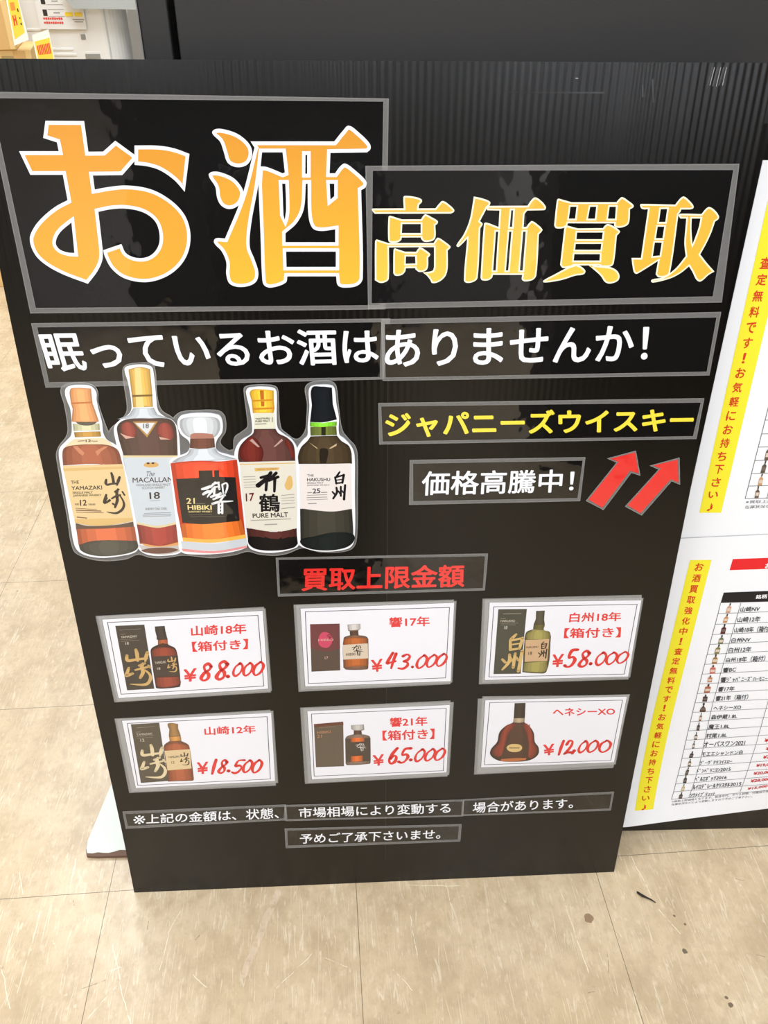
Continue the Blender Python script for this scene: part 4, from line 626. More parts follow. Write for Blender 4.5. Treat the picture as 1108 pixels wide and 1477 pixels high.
def floor_material():
    m = mat('worn_vinyl_tile', (1, 1, 1), .3, .5)
    b = bsdf(m)
    tc = N(m, 'ShaderNodeTexCoord'); sp = N(m, 'ShaderNodeSeparateXYZ')
    L(m, tc.outputs['Object'], sp.inputs[0])
    def math_(op, a, bb=None, c=None):
        n = N(m, 'ShaderNodeMath', operation=op)
        for i, k in enumerate((a, bb, c)):
            if k is None: continue
            if isinstance(k, (int, float)): n.inputs[i].default_value = k
            else: L(m, k, n.inputs[i])
        return n.outputs[0]
    def seam(out, off):
        a = math_('SUBTRACT', out, off); a = math_('DIVIDE', a, .45); a = math_('PINGPONG', a, .5)
        return math_('LESS_THAN', a, .0013)
    sx = seam(sp.outputs['X'], -.42388); sy = seam(sp.outputs['Y'], .82193)
    seams = math_('MAXIMUM', sx, sy)
    # per tile tone
    tx = math_('FLOOR', math_('DIVIDE', math_('SUBTRACT', sp.outputs['X'], -.42388), .45))
    ty = math_('FLOOR', math_('DIVIDE', math_('SUBTRACT', sp.outputs['Y'], .82193), .45))
    cx = N(m, 'ShaderNodeCombineXYZ'); L(m, tx, cx.inputs[0]); L(m, ty, cx.inputs[1])
    wn = N(m, 'ShaderNodeTexWhiteNoise'); L(m, cx.outputs[0], wn.inputs[0])
    def mapped(scale, rot=0):
        mp = N(m, 'ShaderNodeMapping'); mp.inputs['Scale'].default_value = scale; mp.inputs['Rotation'].default_value = (0, 0, rot)
        L(m, tc.outputs['Object'], mp.inputs[0]); return mp.outputs[0]
    def noise(vec, sc, det=4, ro=.55, dist=0):
        n = N(m, 'ShaderNodeTexNoise', Scale=sc, Detail=float(det), Roughness=ro, Distortion=float(dist))
        L(m, vec, n.inputs['Vector']); return n.outputs[0]
    def ramp(v, a, bb):
        r = N(m, 'ShaderNodeMapRange'); r.inputs['From Min'].default_value = a; r.inputs['From Max'].default_value = bb
        L(m, v, r.inputs['Value']); return r.outputs[0]
    def mix(f, a, bb):
        n = N(m, 'ShaderNodeMix', data_type='RGBA')
        if isinstance(f, (int, float)): n.inputs[0].default_value = f
        else: L(m, f, n.inputs[0])
        for i, k in ((6, a), (7, bb)):
            if isinstance(k, tuple): n.inputs[i].default_value = (*k, 1)
            else: L(m, k, n.inputs[i])
        return n.outputs[2]
    blot = noise(mapped((1, 1, 1)), 3.2, 5)
    fine = noise(mapped((1, .75, 1)), 46, 6, .65)
    c = mix(ramp(blot, .3, .7), FLOOR_A, FLOOR_B)
    c = mix(math_('MULTIPLY', wn.outputs['Value'], .3), c, FLOOR_C)
    med = noise(mapped((1, .75, 1), .15), 11, 6, .62)
    c = mix(math_('MULTIPLY', ramp(med, .46, .64), .5), c, FLOOR_D)
    c = mix(math_('MULTIPLY', ramp(fine, .47, .72), .5), c, FLOOR_D)
    c = mix(math_('MULTIPLY', ramp(noise(mapped((1, .5, 1), -.2), 70, 4, .6), .56, .7), .45), c, (.86, .70, .50))
    # scratches: thin light lines in several directions
    def scratch(rot, scl, th, mask_sc):
        v = noise(mapped((scl, scl * .045, 1), rot), 1, 2, .4, .25)
        ln = math_('LESS_THAN', math_('ABSOLUTE', math_('SUBTRACT', v, .5)), th)
        mk = ramp(noise(mapped((1, 1, 1), rot + 1), mask_sc, 3), .52, .57)
        return math_('MULTIPLY', ln, mk)
    s = scratch(.12, 60, .0055, 22)
    for r_, a_, th_, ms_ in ((-.3, 48, .005, 18), (.35, 70, .0045, 20), (-.1, 90, .005, 24), (.75, 40, .004, 14), (1.5, 34, .003, 12), (-.9, 44, .004, 16)):
        s = math_('MAXIMUM', s, scratch(r_, a_, th_, ms_))
    c = mix(math_('MULTIPLY', s, .42), c, (.93, .82, .63))
    # single long scratches, rubbed streak and scuffs
    def vm(op, a, bb=None, sc=None):
        n = N(m, 'ShaderNodeVectorMath', operation=op)
        for i, k in enumerate((a, bb)):
            if k is None: continue
            if isinstance(k, tuple): n.inputs[i].default_value = k
            else: L(m, k, n.inputs[i])
        if sc is not None: L(m, sc, n.inputs['Scale'])
        return n
    wob = N(m, 'ShaderNodeTexNoise', Scale=30.0, Detail=3.0); L(m, tc.outputs['Object'], wob.inputs['Vector'])
    wv = vm('MULTIPLY', vm('SUBTRACT', wob.outputs['Color'], (.5, .5, .5)).outputs[0], (.008, .008, 0)).outputs[0]
    pos = vm('ADD', tc.outputs['Object'], wv).outputs[0]
    brk = ramp(noise(mapped((1, 1, 1), .4), 70, 3, .6), .38, .5)
    marks = {0: [], 1: [], 2: []}
    for (x0, y0, x1, y1, wd, kind) in SCRATCHES:
        ba = (x1 - x0, y1 - y0, 0); l2 = ba[0] ** 2 + ba[1] ** 2
        pa = vm('SUBTRACT', pos, (x0, y0, 0)).outputs[0]
        t = math_('DIVIDE', vm('DOT_PRODUCT', pa, ba).outputs['Value'], l2)
        cl = N(m, 'ShaderNodeClamp'); L(m, t, cl.inputs[0])
        near = N(m, 'ShaderNodeVectorMath', operation='SCALE'); near.inputs[0].default_value = ba; L(m, cl.outputs[0], near.inputs['Scale'])
        dd = vm('LENGTH', vm('SUBTRACT', pa, near.outputs[0]).outputs[0]).outputs['Value']
        marks[kind].append(math_('LESS_THAN', dd, wd * .75))
    def allof(l):
        o = l[0]
        for k in l[1:]: o = math_('MAXIMUM', o, k)
        return o
    c = mix(math_('MULTIPLY', allof(marks[2]), math_('MULTIPLY', brk, .45)), c, (.82, .66, .5))
    c = mix(math_('MULTIPLY', allof(marks[1]), math_('MULTIPLY', brk, .85)), c, (.95, .85, .66))
    c = mix(math_('MULTIPLY', allof(marks[0]), math_('MULTIPLY', brk, .6)), c, (.2, .14, .09))
    # small dark specks and scuffs
    vo = N(m, 'ShaderNodeTexVoronoi', Scale=16.0, Randomness=1.0); L(m, tc.outputs['Object'], vo.inputs['Vector'])
    sk = math_('LESS_THAN', vo.outputs['Distance'], .045)
    sk = math_('MULTIPLY', sk, ramp(noise(mapped((1, 1, 1), 2), 9, 2), .52, .6))
    c = mix(math_('MULTIPLY', sk, .6), c, (.12, .08, .05))
    # a few stains that can be pointed at
    for (x, y, r_, col) in ((.4376, .7092, .0085, (.25, .13, .07)), (.587, .6405, .0042, (.06, .04, .02)), (.6285, .5515, .004, (.08, .05, .03)), (.6265, .5628, .0028, (.1, .06, .04)), (.592, .702, .002, (.1, .06, .04)), (.605, .686, .0022, (.1, .06, .04))):
        d = N(m, 'ShaderNodeVectorMath', operation='DISTANCE'); d.inputs[1].default_value = (x, y, 0)
        L(m, tc.outputs['Object'], d.inputs[0])
        wob = math_('MULTIPLY_ADD', noise(mapped((1, 1, 1)), 160, 1), r_ * .9, r_ * .55)
        c = mix(math_('MULTIPLY', math_('LESS_THAN', d.outputs['Value'], wob), .8), c, col)
    c = mix(math_('MULTIPLY', seams, .75), c, (.05, .035, .02))
    L(m, c, b.inputs['Base Color'])
    rg = math_('MULTIPLY_ADD', fine, .3, .16)
    L(m, rg, b.inputs['Roughness'])
    bp = N(m, 'ShaderNodeBump', Strength=.25, Distance=.0006)
    L(m, math_('SUBTRACT', fine, math_('MULTIPLY', seams, 1.0)), bp.inputs['Height'])
    L(m, bp.outputs[0], b.inputs['Normal'])
    return m
FLOOR_A = (.63, .47, .28); FLOOR_B = (.76, .605, .40); FLOOR_C = (.70, .55, .365); FLOOR_D = (.45, .32, .185)
structure(MB().solid(14, 20, .1, (0, 0, -.05)).build('floor', floor_material()))
CEILM = mat('ceiling_white', (.75, .74, .72), .9)
structure(MB().solid(14, 20, .1, (0, 0, CEIL + .05)).build('ceiling', CEILM))
WALLM = mat('shop_wall', (.66, .64, .6), .8)
DARKM = mat('dark_surround', (.05, .045, .04), .7)
structure(MB().solid(.1, 20, CEIL, (-7.05, 0, CEIL / 2)).build('wall_left', WALLM))
structure(MB().solid(.1, 20, CEIL, (7.05, 0, CEIL / 2)).build('wall_right', DARKM))
structure(MB().solid(14, .1, CEIL, (0, 10.05, CEIL / 2)).build('wall_back', WALLM))
for x0, x1, al, hh in ((-7, -3.3, .72, 2.5), (-3.3, .4, .07, 2.5), (.4, 2.1, .28, 2.3), (2.1, 2.9, .7, 2.3), (2.9, 7, .07, 1.5)):        # unseen far wall; white and dark bays made up to shape the sheets' reflections
    structure(MB().solid(x1 - x0, .1, hh, ((x0 + x1) / 2, -10.05, hh / 2)).build('wall_front', mat('reflection_bay', (al, al * .97, al * .96), .7)))
    structure(MB().solid(x1 - x0, .1, CEIL - hh, ((x0 + x1) / 2, -10.05, (CEIL + hh) / 2)).build('wall_front_upper', DARKM if -4 < x0 < 2 else WALLM))
structure(MB().solid(.5, .25, 1.3, (-.165, -.63, .65), .06).build('photographer_stand_in', DARKM))  # unseen dark box added in the photographer's place, darkens the reflections
structure(MB().solid(3.0, .5, 1.6, (2.45, -2.25, .8)).build('dark_shelf_block', DARKM))  # unseen dark shelf block, placed for its dark reflection at the right

# ------------------------------------------------------------------ black partition behind the boards, its gap and post
PANEL = mat('black_panel', (.028, .026, .025), .42, .5)
tcn = N(PANEL, 'ShaderNodeTexCoord'); nn = N(PANEL, 'ShaderNodeTexNoise', Scale=3.0, Detail=5.0); bb = N(PANEL, 'ShaderNodeBump', Strength=.05, Distance=.01)
L(PANEL, tcn.outputs['Object'], nn.inputs['Vector']); L(PANEL, nn.outputs[0], bb.inputs['Height']); L(PANEL, bb.outputs[0], bsdf(PANEL).inputs['Normal'])
PANEL_EDGE = mat('pale_panel_edge', (.22, .21, .2), .4)  # pale colour of the thin strip along the post
PY = 1.03
part = tag(empty('partition', Matrix.Translation((.7, PY + .02, 0))), 'tall matte black partition standing behind the two leaning boards', 'partition')
MB().solid(1.7445, .04, 1.9, (.02775, 0, .95), .002).build('panel', PANEL, part)
pst = MB().solid(.0315, .05, 1.9, (-.168 - .7, .005, .95), .002).build('post', PANEL, part)
MB().solid(.0012, .006, 1.9, (-.1845 - .7, -.018, .95)).build('post_edge', PANEL_EDGE, pst, label='pale edge of the black post')
MB().solid(.012, .02, 1.9, (-.151 - .7, .012, .95)).build('gap_filler', mat('black_gap', (.004, .004, .004), .9), part)

# white foot plate on the floor, its front edge worn to brown
plate = tag(empty('foot_plate', Matrix.Translation((-.3, 1.1, 0))), 'white metal plate on the floor behind the board, lower left', 'plate')
def plate_outline(d=0):
    r = .012
    pts = [(-.479 + r + .008, .8895), (-.08, .8745), (-.08, 1.32), (-.4215, 1.32), (-.4832, .92), (-.4832 + .001, .8895 + r + .004), (-.479 + .001, .8925)]
    return [(x + .3, y - 1.1) for x, y in pts]
MB().slab(plate_outline(), .0, .007).build('plate_core', mat('brown_worn_edge', srgb(112, 84, 66), .7), plate, label='brown bare front edge of the plate')
rag = [(-.4832 + .0015, .9065)]
for i in range(41):
    x = -.478 + i * .01
    rag.append((x, .8995 - (x + .48) * .037 + random.uniform(-.0035, .003)))
rag += [(-.08, 1.318), (-.4213, 1.318), (-.4826, .923)]
MB().slab([(x + .3, y - 1.1) for x, y in rag], .007, .0078).build('white_sheet', mat('white_plate_top', srgb(226, 229, 218), .5), plate)

# ------------------------------------------------------------------ the two boards
def flute_material():
    m = mat('black_corrugated_plastic', (.0030, .0022, .0014), .23, .44)
    tc = N(m, 'ShaderNodeTexCoord'); sp = N(m, 'ShaderNodeSeparateXYZ')
    L(m, tc.outputs['Object'], sp.inputs[0])
    s1 = N(m, 'ShaderNodeMath', operation='MULTIPLY'); s1.inputs[1].default_value = 2 * math.pi / .0086; L(m, sp.outputs['X'], s1.inputs[0])
    s2 = N(m, 'ShaderNodeMath', operation='SINE'); L(m, s1.outputs[0], s2.inputs[0])
    mp = N(m, 'ShaderNodeMapping'); mp.inputs['Scale'].default_value = (30, 1.5, 1); L(m, tc.outputs['Object'], mp.inputs[0])
    no = N(m, 'ShaderNodeTexNoise', Scale=1.0, Detail=3.0); L(m, mp.outputs[0], no.inputs['Vector'])
    ml = N(m, 'ShaderNodeMath', operation='MULTIPLY'); L(m, s2.outputs[0], ml.inputs[0]); L(m, no.outputs[0], ml.inputs[1])
    mr = N(m, 'ShaderNodeMapRange'); mr.inputs['From Min'].default_value = .85; mr.inputs['From Max'].default_value = 1.25; mr.inputs['To Min'].default_value = .05
    L(m, sp.outputs['Y'], mr.inputs['Value'])
    ml2 = N(m, 'ShaderNodeMath', operation='MULTIPLY'); L(m, ml.outputs[0], ml2.inputs[0]); L(m, mr.outputs[0], ml2.inputs[1])
    bp = N(m, 'ShaderNodeBump', Strength=.3, Distance=.0006); L(m, ml2.outputs[0], bp.inputs['Height'])
    L(m, bp.outputs[0], bsdf(m).inputs['Normal'])
    return m
FLUTE = flute_material()
def board(name, mw, bw, bh, label, th=.005, wob=0):
    # corrugated sheet: front and back skins on a grid, cut edges with the flute ends left open
    nx, ny = 60, 60
    mb = MB()
    lean = math.acos(max(-1, min(1, mw.col[1][2])))
    def edge(v):
        return wob * (math.sin(v * 4.1 + .7) * .6 + math.sin(v * 11) * .25)
    for side in (0, 1):
        b = len(mb.v)
        for j in range(ny + 1):
            for i in range(nx + 1):
                u = bw * i / nx; v = bh * j / ny
                if i == 0: u += edge(v)
                zz = 0 if side == 0 else -th
                if side and j == 0: v += th * math.tan(lean)
                mb.v.append((u, v, zz))
        for j in range(ny):
            for i in range(nx):
                a = b + j * (nx + 1) + i
                f = (a, a + 1, a + nx + 2, a + nx + 1)
                mb.f.append(f if side == 0 else f[::-1]); mb.mi.append(0)
    n1 = (nx + 1) * (ny + 1)
    loop = [i for i in range(nx + 1)] + [j * (nx + 1) + nx for j in range(1, ny + 1)] + [ny * (nx + 1) + i for i in range(nx - 1, -1, -1)] + [j * (nx + 1) for j in range(ny - 1, 0, -1)]
    for i in range(len(loop)):
        a, c = loop[i], loop[(i + 1) % len(loop)]
        mb.f.append((c, a, a + n1, c + n1)); mb.mi.append(0)
    o = mb.build(name, FLUTE)
    o.matrix_world = mw
    return o
bd = board('sign_board', MAIN, BW, BH, '', wob=.0025)
tag(bd, 'big black corrugated plastic board covered with laminated signs and price cards', 'sign board')
# creases and dents pressed into the top of the sheet
DENT = mat('dent_plastic', (.012, .011, .01), .18); SCUFF = mat('pale_scuff', (.3, .29, .28), .4)
for (u0, v0, u1, v1, wd) in ((.590, 1.2925, .700, 1.2925, .0016), (.742, 1.3005, .744, 1.288, .002), (.752, 1.306, .757, 1.283, .002), (.818, 1.318, .816, 1.300, .0018), (.824, 1.318, .822, 1.299, .002), (.831, 1.318, .829, 1.300, .0018)):
    MB().line((u0, v0), (u1, v1), wd, .0004).build('dent', DENT, bd)
for a_, b_, c_, d_ in ((.8205, 1.318, .8185, 1.3), (.8275, 1.318, .826, 1.299), (.834, 1.318, .833, 1.3), (.6655, 1.3065, .6685, 1.3065)):
    MB().line((a_, b_), (c_, d_), .0009, .0005).build('scuff', SCUFF, bd)
MB().line((.4595, .06), (.4595, 1.05), .0009, .0003, 8).build('fold_line', mat('fold_plastic', (.02, .017, .014), .3), bd)

bd2 = board('side_board', SIDE @ Matrix.Translation((-.03, 0, -.0008)), .92, 1.25, '')
tag(bd2, 'black board at the right edge carrying the two white posters', 'sign board')

# ------------------------------------------------------------------ laminated sheets with lettering
WHITE = ink(246, 246, 250); BLACK = ink(9, 8, 8); RED = ink(232, 50, 46); YELLOW = ink(250, 226, 70)
CREAM = ink(255, 250, 222); CARD = ink(240, 238, 244); CARDRED = ink(226, 52, 52); LINE = ink(70, 66, 74); PEN = ink(222, 46, 42)
def film(th, q, p, n, name='film', film2=None, clear=None):
    mb = MB()
    for k, o in enumerate([q] + ([film2] if film2 else [])):
        z = n + .0003 * k
        o2 = inset(o, .0011)
        i1 = grow(p, .0008)
        mb.ring(o, o2, z, 1)
        if k == 0 or film2: mb.ring(o2, i1, z - .00005, 0)
        if k == 0: mb.ring(i1, p, z + .0001, 1)
    return th.part('laminating_film' if name == 'film' else name, mb, [clear or FILM, SEAM])
def sheet(key, name, label, cat, paper=BLACK, n=.0004, group=None):
    o, p = q4(D[key][0]), q4(D[key][1])
    th = Stuck(name, label, cat, MAIN, centre(o), group)
    film(th, o, p, n + .0003)
    th.part('backing', MB().slab(p, n, n + .0003), paper)
    th.n = n + .00038
    return th
def letters(th, key, m, name='lettering', parent=None, z=None):
    t, q, off = D['texts'][key]
    return th.part(name, MB().text(t, q, off, z or th.n), m, parent)

a = sheet('sheet_sake', 'headline_sheet', 'large laminated headline sheet with the two biggest orange characters', 'sign')
b = sheet('sheet_kaitori', 'headline_sheet', 'laminated headline sheet with four orange characters at the upper right', 'sign', n=.0013)
def big(th, key, dw, c0, c1):
    wm, om = MB(), MB()
    gl = D[key]
    for i, g in enumerate(gl):
        cs = [poly(s, 8) for s in g]
        wm.tri(cs, th.n + .00003 * i)
        om.tri([grow(cs[0], -dw)] + [grow(c, dw) for c in cs[1:]], th.n + .0002 + .00003 * i)
    lo = min(p[1] for p in om.v); hi = max(p[1] for p in om.v)
    o = th.part('character', wm, WHITE if dw > .003 else CREAM)
    th.part('orange_face', om, gradient_ink(c0, c1, lo - th.c[1], hi - th.c[1]), o)
big(a, 'big_o', .0040, (240, 176, 62), (228, 154, 56)); big(a, 'big_sake', .0040, (246, 190, 62), (228, 154, 56))
for k in ('big_taka', 'big_ka', 'big_bai', 'big_tori'): big(b, k, .00195, (252, 205, 78) if k != 'big_tori' else (250, 190, 66), (246, 186, 70))
letters(sheet('strip_nemutte', 'slogan_strip', 'black laminated strip with white slogan just above the bottle pictures', 'sign'), 'nemutte', WHITE)
letters(sheet('strip_arimasenka', 'slogan_strip', 'long black strip with white slogan under the four orange characters', 'sign', n=.0011), 'arimasenka', WHITE)
letters(sheet('strip_japanese', 'slogan_strip', 'black laminated strip with yellow katakana lettering', 'sign'), 'japanese', YELLOW)
letters(sheet('strip_kakaku', 'slogan_strip', 'short black laminated strip with white lettering left of the two red arrows', 'sign'), 'kakaku', WHITE)
letters(sheet('strip_jogen', 'heading_strip', 'black laminated strip with red lettering above the price cards', 'sign'), 'jogen', RED)
NOTE_BACK = ink(40, 34, 28)
nj = sheet('note_jotai', 'note_strip', 'small black note strip, left one of the three joined under the price cards', 'sign', n=.0004)
letters(nj, 'jotai', WHITE)
letters(nj, 'jotai_mark', WHITE, 'reference_mark')
letters(sheet('note_shijo', 'note_strip', 'small black note strip, middle one of the three joined under the price cards', 'sign', n=.0010), 'shijo', WHITE)
letters(sheet('note_baai', 'note_strip', 'small black note strip, right one of the three joined under the price cards', 'sign', n=.0004), 'baai', WHITE)
letters(sheet('note_goryosho', 'note_strip', 'lowest small black note strip, alone near the bottom of the board', 'sign'), 'goryosho', WHITE)
for key, lab in (('arrow_left', 'left one of the two red arrows pointing up'), ('arrow_right', 'right one of the two red arrows pointing up')):
    o, p = q4(D[key][0]), q4(D[key + '_red'][0])
    th = Stuck('red_arrow', lab, 'arrow', MAIN, centre(o), 'red arrows on the board')
    th.part('laminating_film', MB().ring(o, p, .0006, 0).ring(o, grow(o, -.0007), .00065, 1), [FILM, SEAM])
    th.part('arrow_face', MB().slab(p, .0003, .0007), RED)

# ------------------------------------------------------------------ price cards
DIG = {'0': [[(.62, .0), (.18, .28), (.08, .72), (.35, 1), (.78, .78), (.92, .3), (.62, .0), (.5, .06)]],
       '1': [[(.75, .0), (.45, .5), (.3, 1)]],
       '2': [[(.2, .28), (.45, .02), (.85, .1), (.8, .42), (.4, .8), (.05, 1), (.45, .92), (.95, .94)]],
       '3': [[(.25, .1), (.6, .0), (.92, .14), (.78, .38), (.42, .47), (.78, .56), (.86, .78), (.52, .98), (.05, .92)]],
       '4': [[(.55, .0), (.12, .62), (.45, .62), (.95, .56)], [(.88, .08), (.72, .55), (.62, 1)]],
       '5': [[(.98, .02), (.42, .04), (.25, .44), (.62, .42), (.84, .62), (.62, .92), (.3, 1), (.03, .9)]],
       '6': [[(.85, .0), (.35, .32), (.08, .74), (.35, 1), (.74, .9), (.86, .62), (.58, .48), (.2, .66)]],
       '8': [[(.9, .16), (.62, .0), (.28, .14), (.42, .42), (.74, .62), (.74, .88), (.38, 1), (.1, .84), (.36, .54), (.78, .36), (.92, .16)]],
       '.': [[(.4, .4), (.5, .55)]], ',': [[(.6, .2), (.5, .6), (.2, 1)]]}
def price(th, key):
    mb = MB()
    k = 0
    for ch, q in D['prices'][key]:
        q = q4(q)
        hgt = abs(q[0][1] - q[3][1])
        wd = hgt * (.15 if ch not in '.,' else .75)
        for s in DIG[ch]:
            pts = []
            for i, (x, y) in enumerate(s):
                p = quad_xy(q, x, y)
                f = 1 + .28 * math.sin(i * 1.9 + k)
                pts.append((p[0], p[1], True, wd * f))
            mb.brush(pts, th.n + .00004 * k, 6)
            k += 1
    th.part('price', mb, PEN)
def card(key, rows, label):
    o, o2, p, bdr = [q4(s) for s in D[key]]
    th = Stuck('price_card', label, 'price card', MAIN, centre(p), 'price cards on the black board')
    film(th, o, p, .0009, film2=o2, clear=CARD_FILM)
    th.part('card', MB().slab(p, .0010, .0014), CARD)
    th.n = .00146
    th.part('border_line', MB().ring(bdr, inset(bdr, .0011), th.n), LINE)
    for i in range(rows): letters(th, '%s_row%d' % (key, i), CARDRED, 'product_name' if i == 0 else 'box_note')
    letters(th, key + '_yen', CARDRED, 'yen_sign')
    th.n += .0001
    price(th, key)
    th.n = .00146
    return th
def pic(th, key, m, name, parent=None, dz=0.0):
    if key[0] == 'c' and key[1] in 'abcdef' and name in ('bottle_picture', 'whisky', 'bottle_cap', 'stopper', 'bottle_neck', 'cognac'): return rounded_pic(th, key, m, name, parent, dz)
    for s in D[key]: o = th.part(name, MB().shape([s], th.n + .00005 + dz), m, parent)
    return o
def strokes(th, key, m, name, parent=None, dz=.0):
    mb = MB()
    for i, s in enumerate(D['bands'][key]): mb.brush(s, th.n + .00005 + dz + .00001 * i)
    return th.part(name, mb, m, parent)
def words_(th, keys, m, name, parent, dz):
    for k in keys:
        t, q, off = D['texts'][k]
        o = th.part(name, MB().text(t, q, off, th.n + .00005 + dz), m, parent)
    return o
_tone = {}
def tone(m, k):
    """the same printed hue, lighter or darker"""
    if (m.name, k) not in _tone:
        c = bsdf(m).inputs['Base Color'].default_value
        n = mat('laminated_print', tuple(min(x * k, .95) for x in c[:3]), .45, .06, coat=1, coat_rough=.03); wavy(n)
        _tone[(m.name, k)] = n
    return _tone[(m.name, k)]
def rounded_pic(th, key, m, name, parent, dz):
    """printed picture of a round body: dark rims, lighter towards its middle"""
    for s in D[key]:
        p = poly(s)
        xs = [a[0] for a in p]; ys = [a[1] for a in p]
        wd = min(max(xs) - min(xs), max(ys) - min(ys))
        mb = MB(); z = th.n + .00005 + dz
        mb.tri([p], z, 0)
        cx = (max(xs) + min(xs)) / 2; cy = (max(ys) + min(ys)) / 2
        for i, k in enumerate((.86, .66, .34)):
            mb.tri([[(cx + (x - cx) * k, cy + (y - cy) * (1 - (1 - k) * .12)) for x, y in p]], z + .000008 * (i + 1), i + 1)
        o = th.part(name, mb, [tone(m, .62), tone(m, .86), tone(m, 1.06), tone(m, 1.3)], parent)
    return o
GOLD = ink(206, 166, 104); PALE = ink(200, 190, 170); DKBOX = ink(62, 54, 46); BROWN = ink(60, 40, 32); AMBER = ink(150, 66, 36); TEXTDK = ink(54, 44, 40)
z1, z2, z3 = .0001, .0002, .0003

c = card('card_a', 2, 'white price card reading 88.000, with dark box and bottle, left of upper row')
bx = pic(c, 'ca_box', DKBOX, 'box_picture'); strokes(c, 'ca_boxkanji', GOLD, 'box_character', bx, z2); words_(c, ['ca_b1', 'ca_b2'], PALE, 'box_lettering', bx, z2); strokes(c, 'box_a_lines', ink(120, 110, 98), 'box_small_print', bx, z1)
bt = pic(c, 'ca_bottle', ink(64, 34, 28), 'bottle_picture', dz=z1); pic(c, 'ca_cap', ink(58, 46, 42), 'bottle_cap', bt, z2); pic(c, 'ca_neck', ink(168, 84, 48), 'bottle_neck', bt, z2); pic(c, 'ca_red', ink(140, 58, 40), 'whisky', bt, z2)
lb = pic(c, 'ca_label', ink(64, 50, 44), 'bottle_label', bt, z3); strokes(c, 'ca_labkanji', GOLD, 'label_character', bt, .0004); words_(c, ['ca_l1', 'ca_l2'], PALE, 'label_lettering', bt, .0004)
c = card('card_b', 1, 'white price card reading 43.000, with plum box, middle of upper row')
bx = pic(c, 'cb_box', ink(82, 66, 58), 'box_picture'); pic(c, 'cb_red', ink(108, 52, 56), 'plum_fade', bx, z1); pic(c, 'cb_sun', ink(206, 66, 98), 'pink_disc', bx, z2); words_(c, ['cb_b1', 'cb_b2'], ink(216, 170, 160), 'box_lettering', bx, z3); strokes(c, 'cb_boxkanji', ink(50, 34, 34), 'box_character', bx, z3)
bt = pic(c, 'cb_bottle', ink(120, 84, 66), 'bottle_picture', dz=z1); pic(c, 'cb_stop', ink(196, 190, 184), 'stopper', bt, z2); pic(c, 'cb_neck', ink(78, 52, 40), 'bottle_neck', bt, z2); pic(c, 'cb_liquid', ink(176, 92, 40), 'whisky', bt, z2)
pic(c, 'cb_label', ink(218, 200, 178), 'bottle_label', bt, z3); strokes(c, 'cb_labkanji', ink(44, 36, 34), 'label_character', bt, .0004); words_(c, ['cb_l1'], TEXTDK, 'label_lettering', bt, .0004)
c = card('card_c', 2, 'white price card reading 58.000, with green box and bottle, right of upper row')
bx = pic(c, 'cc_box', ink(66, 66, 54), 'box_picture'); strokes(c, 'cc_boxkanji', ink(214, 178, 112), 'box_character', bx, z2); words_(c, ['cc_b1', 'cc_b2'], PALE, 'box_lettering', bx, z2); strokes(c, 'box_c_lines', ink(136, 132, 116), 'box_small_print', bx, z1)
bt = pic(c, 'cc_bottle', ink(92, 86, 44), 'bottle_picture', dz=z1); pic(c, 'cc_cap', ink(72, 66, 50), 'bottle_cap', bt, z2); pic(c, 'cc_light', ink(150, 140, 76), 'whisky', bt, z2); pic(c, 'cc_collar', ink(190, 176, 120), 'bottle_collar', bt, z2)
pic(c, 'cc_label', ink(206, 168, 128), 'bottle_label', bt, z3); strokes(c, 'cc_labkanji', ink(62, 46, 36), 'label_character', bt, .0004); words_(c, ['cc_l1', 'cc_l2'], TEXTDK, 'label_lettering', bt, .0004)
c = card('card_d', 1, 'white price card reading 18.500, with amber bottle, left of lower row')
bx = pic(c, 'cd_box', ink(84, 74, 60), 'box_picture'); strokes(c, 'cd_boxkanji', ink(226, 206, 164), 'box_character', bx, z2); words_(c, ['cd_b1', 'cd_b2'], PALE, 'box_lettering', bx, z2); strokes(c, 'box_d_lines', ink(140, 128, 110), 'box_small_print', bx, z1)
bt = pic(c, 'cd_bottle', ink(120, 72, 48), 'bottle_picture', dz=z1); pic(c, 'cd_cap', ink(150, 112, 66), 'bottle_cap', bt, z2); pic(c, 'cd_neck', ink(196, 138, 72), 'bottle_neck', bt, z2); pic(c, 'cd_red', ink(160, 84, 52), 'whisky', bt, z2)
pic(c, 'cd_label', ink(224, 196, 150), 'bottle_label', bt, z3); strokes(c, 'cd_labkanji', ink(80, 60, 44), 'label_character', bt, .0004); words_(c, ['cd_l1', 'cd_l2'], TEXTDK, 'label_lettering', bt, .0004)
c = card('card_e', 2, 'white price card reading 65.000, with plain brown box, middle of lower row')
bx = pic(c, 'ce_box', ink(98, 84, 70), 'box_picture'); pic(c, 'ce_top', ink(104, 58, 46), 'box_top_band', bx, z1); words_(c, ['ce_b1', 'ce_b2'], ink(190, 130, 92), 'box_lettering', bx, z2); strokes(c, 'box_e_lines', ink(150, 118, 96), 'box_small_print', bx, z2)
bt = pic(c, 'ce_bottle', ink(126, 104, 90), 'bottle_picture', dz=z1); pic(c, 'ce_stop', ink(182, 176, 170), 'stopper', bt, z2); pic(c, 'ce_neck', ink(84, 58, 48), 'bottle_neck', bt, z2); pic(c, 'ce_dark', ink(74, 62, 52), 'bottle_label', bt, z2); pic(c, 'ce_or', ink(206, 100, 44), 'whisky', bt, z3)
strokes(c, 'ce_labkanji', ink(214, 208, 200), 'label_character', bt, .0004)
c = card('card_f', 1, 'white price card reading 12,000, with flared bottle and no box, lower right')
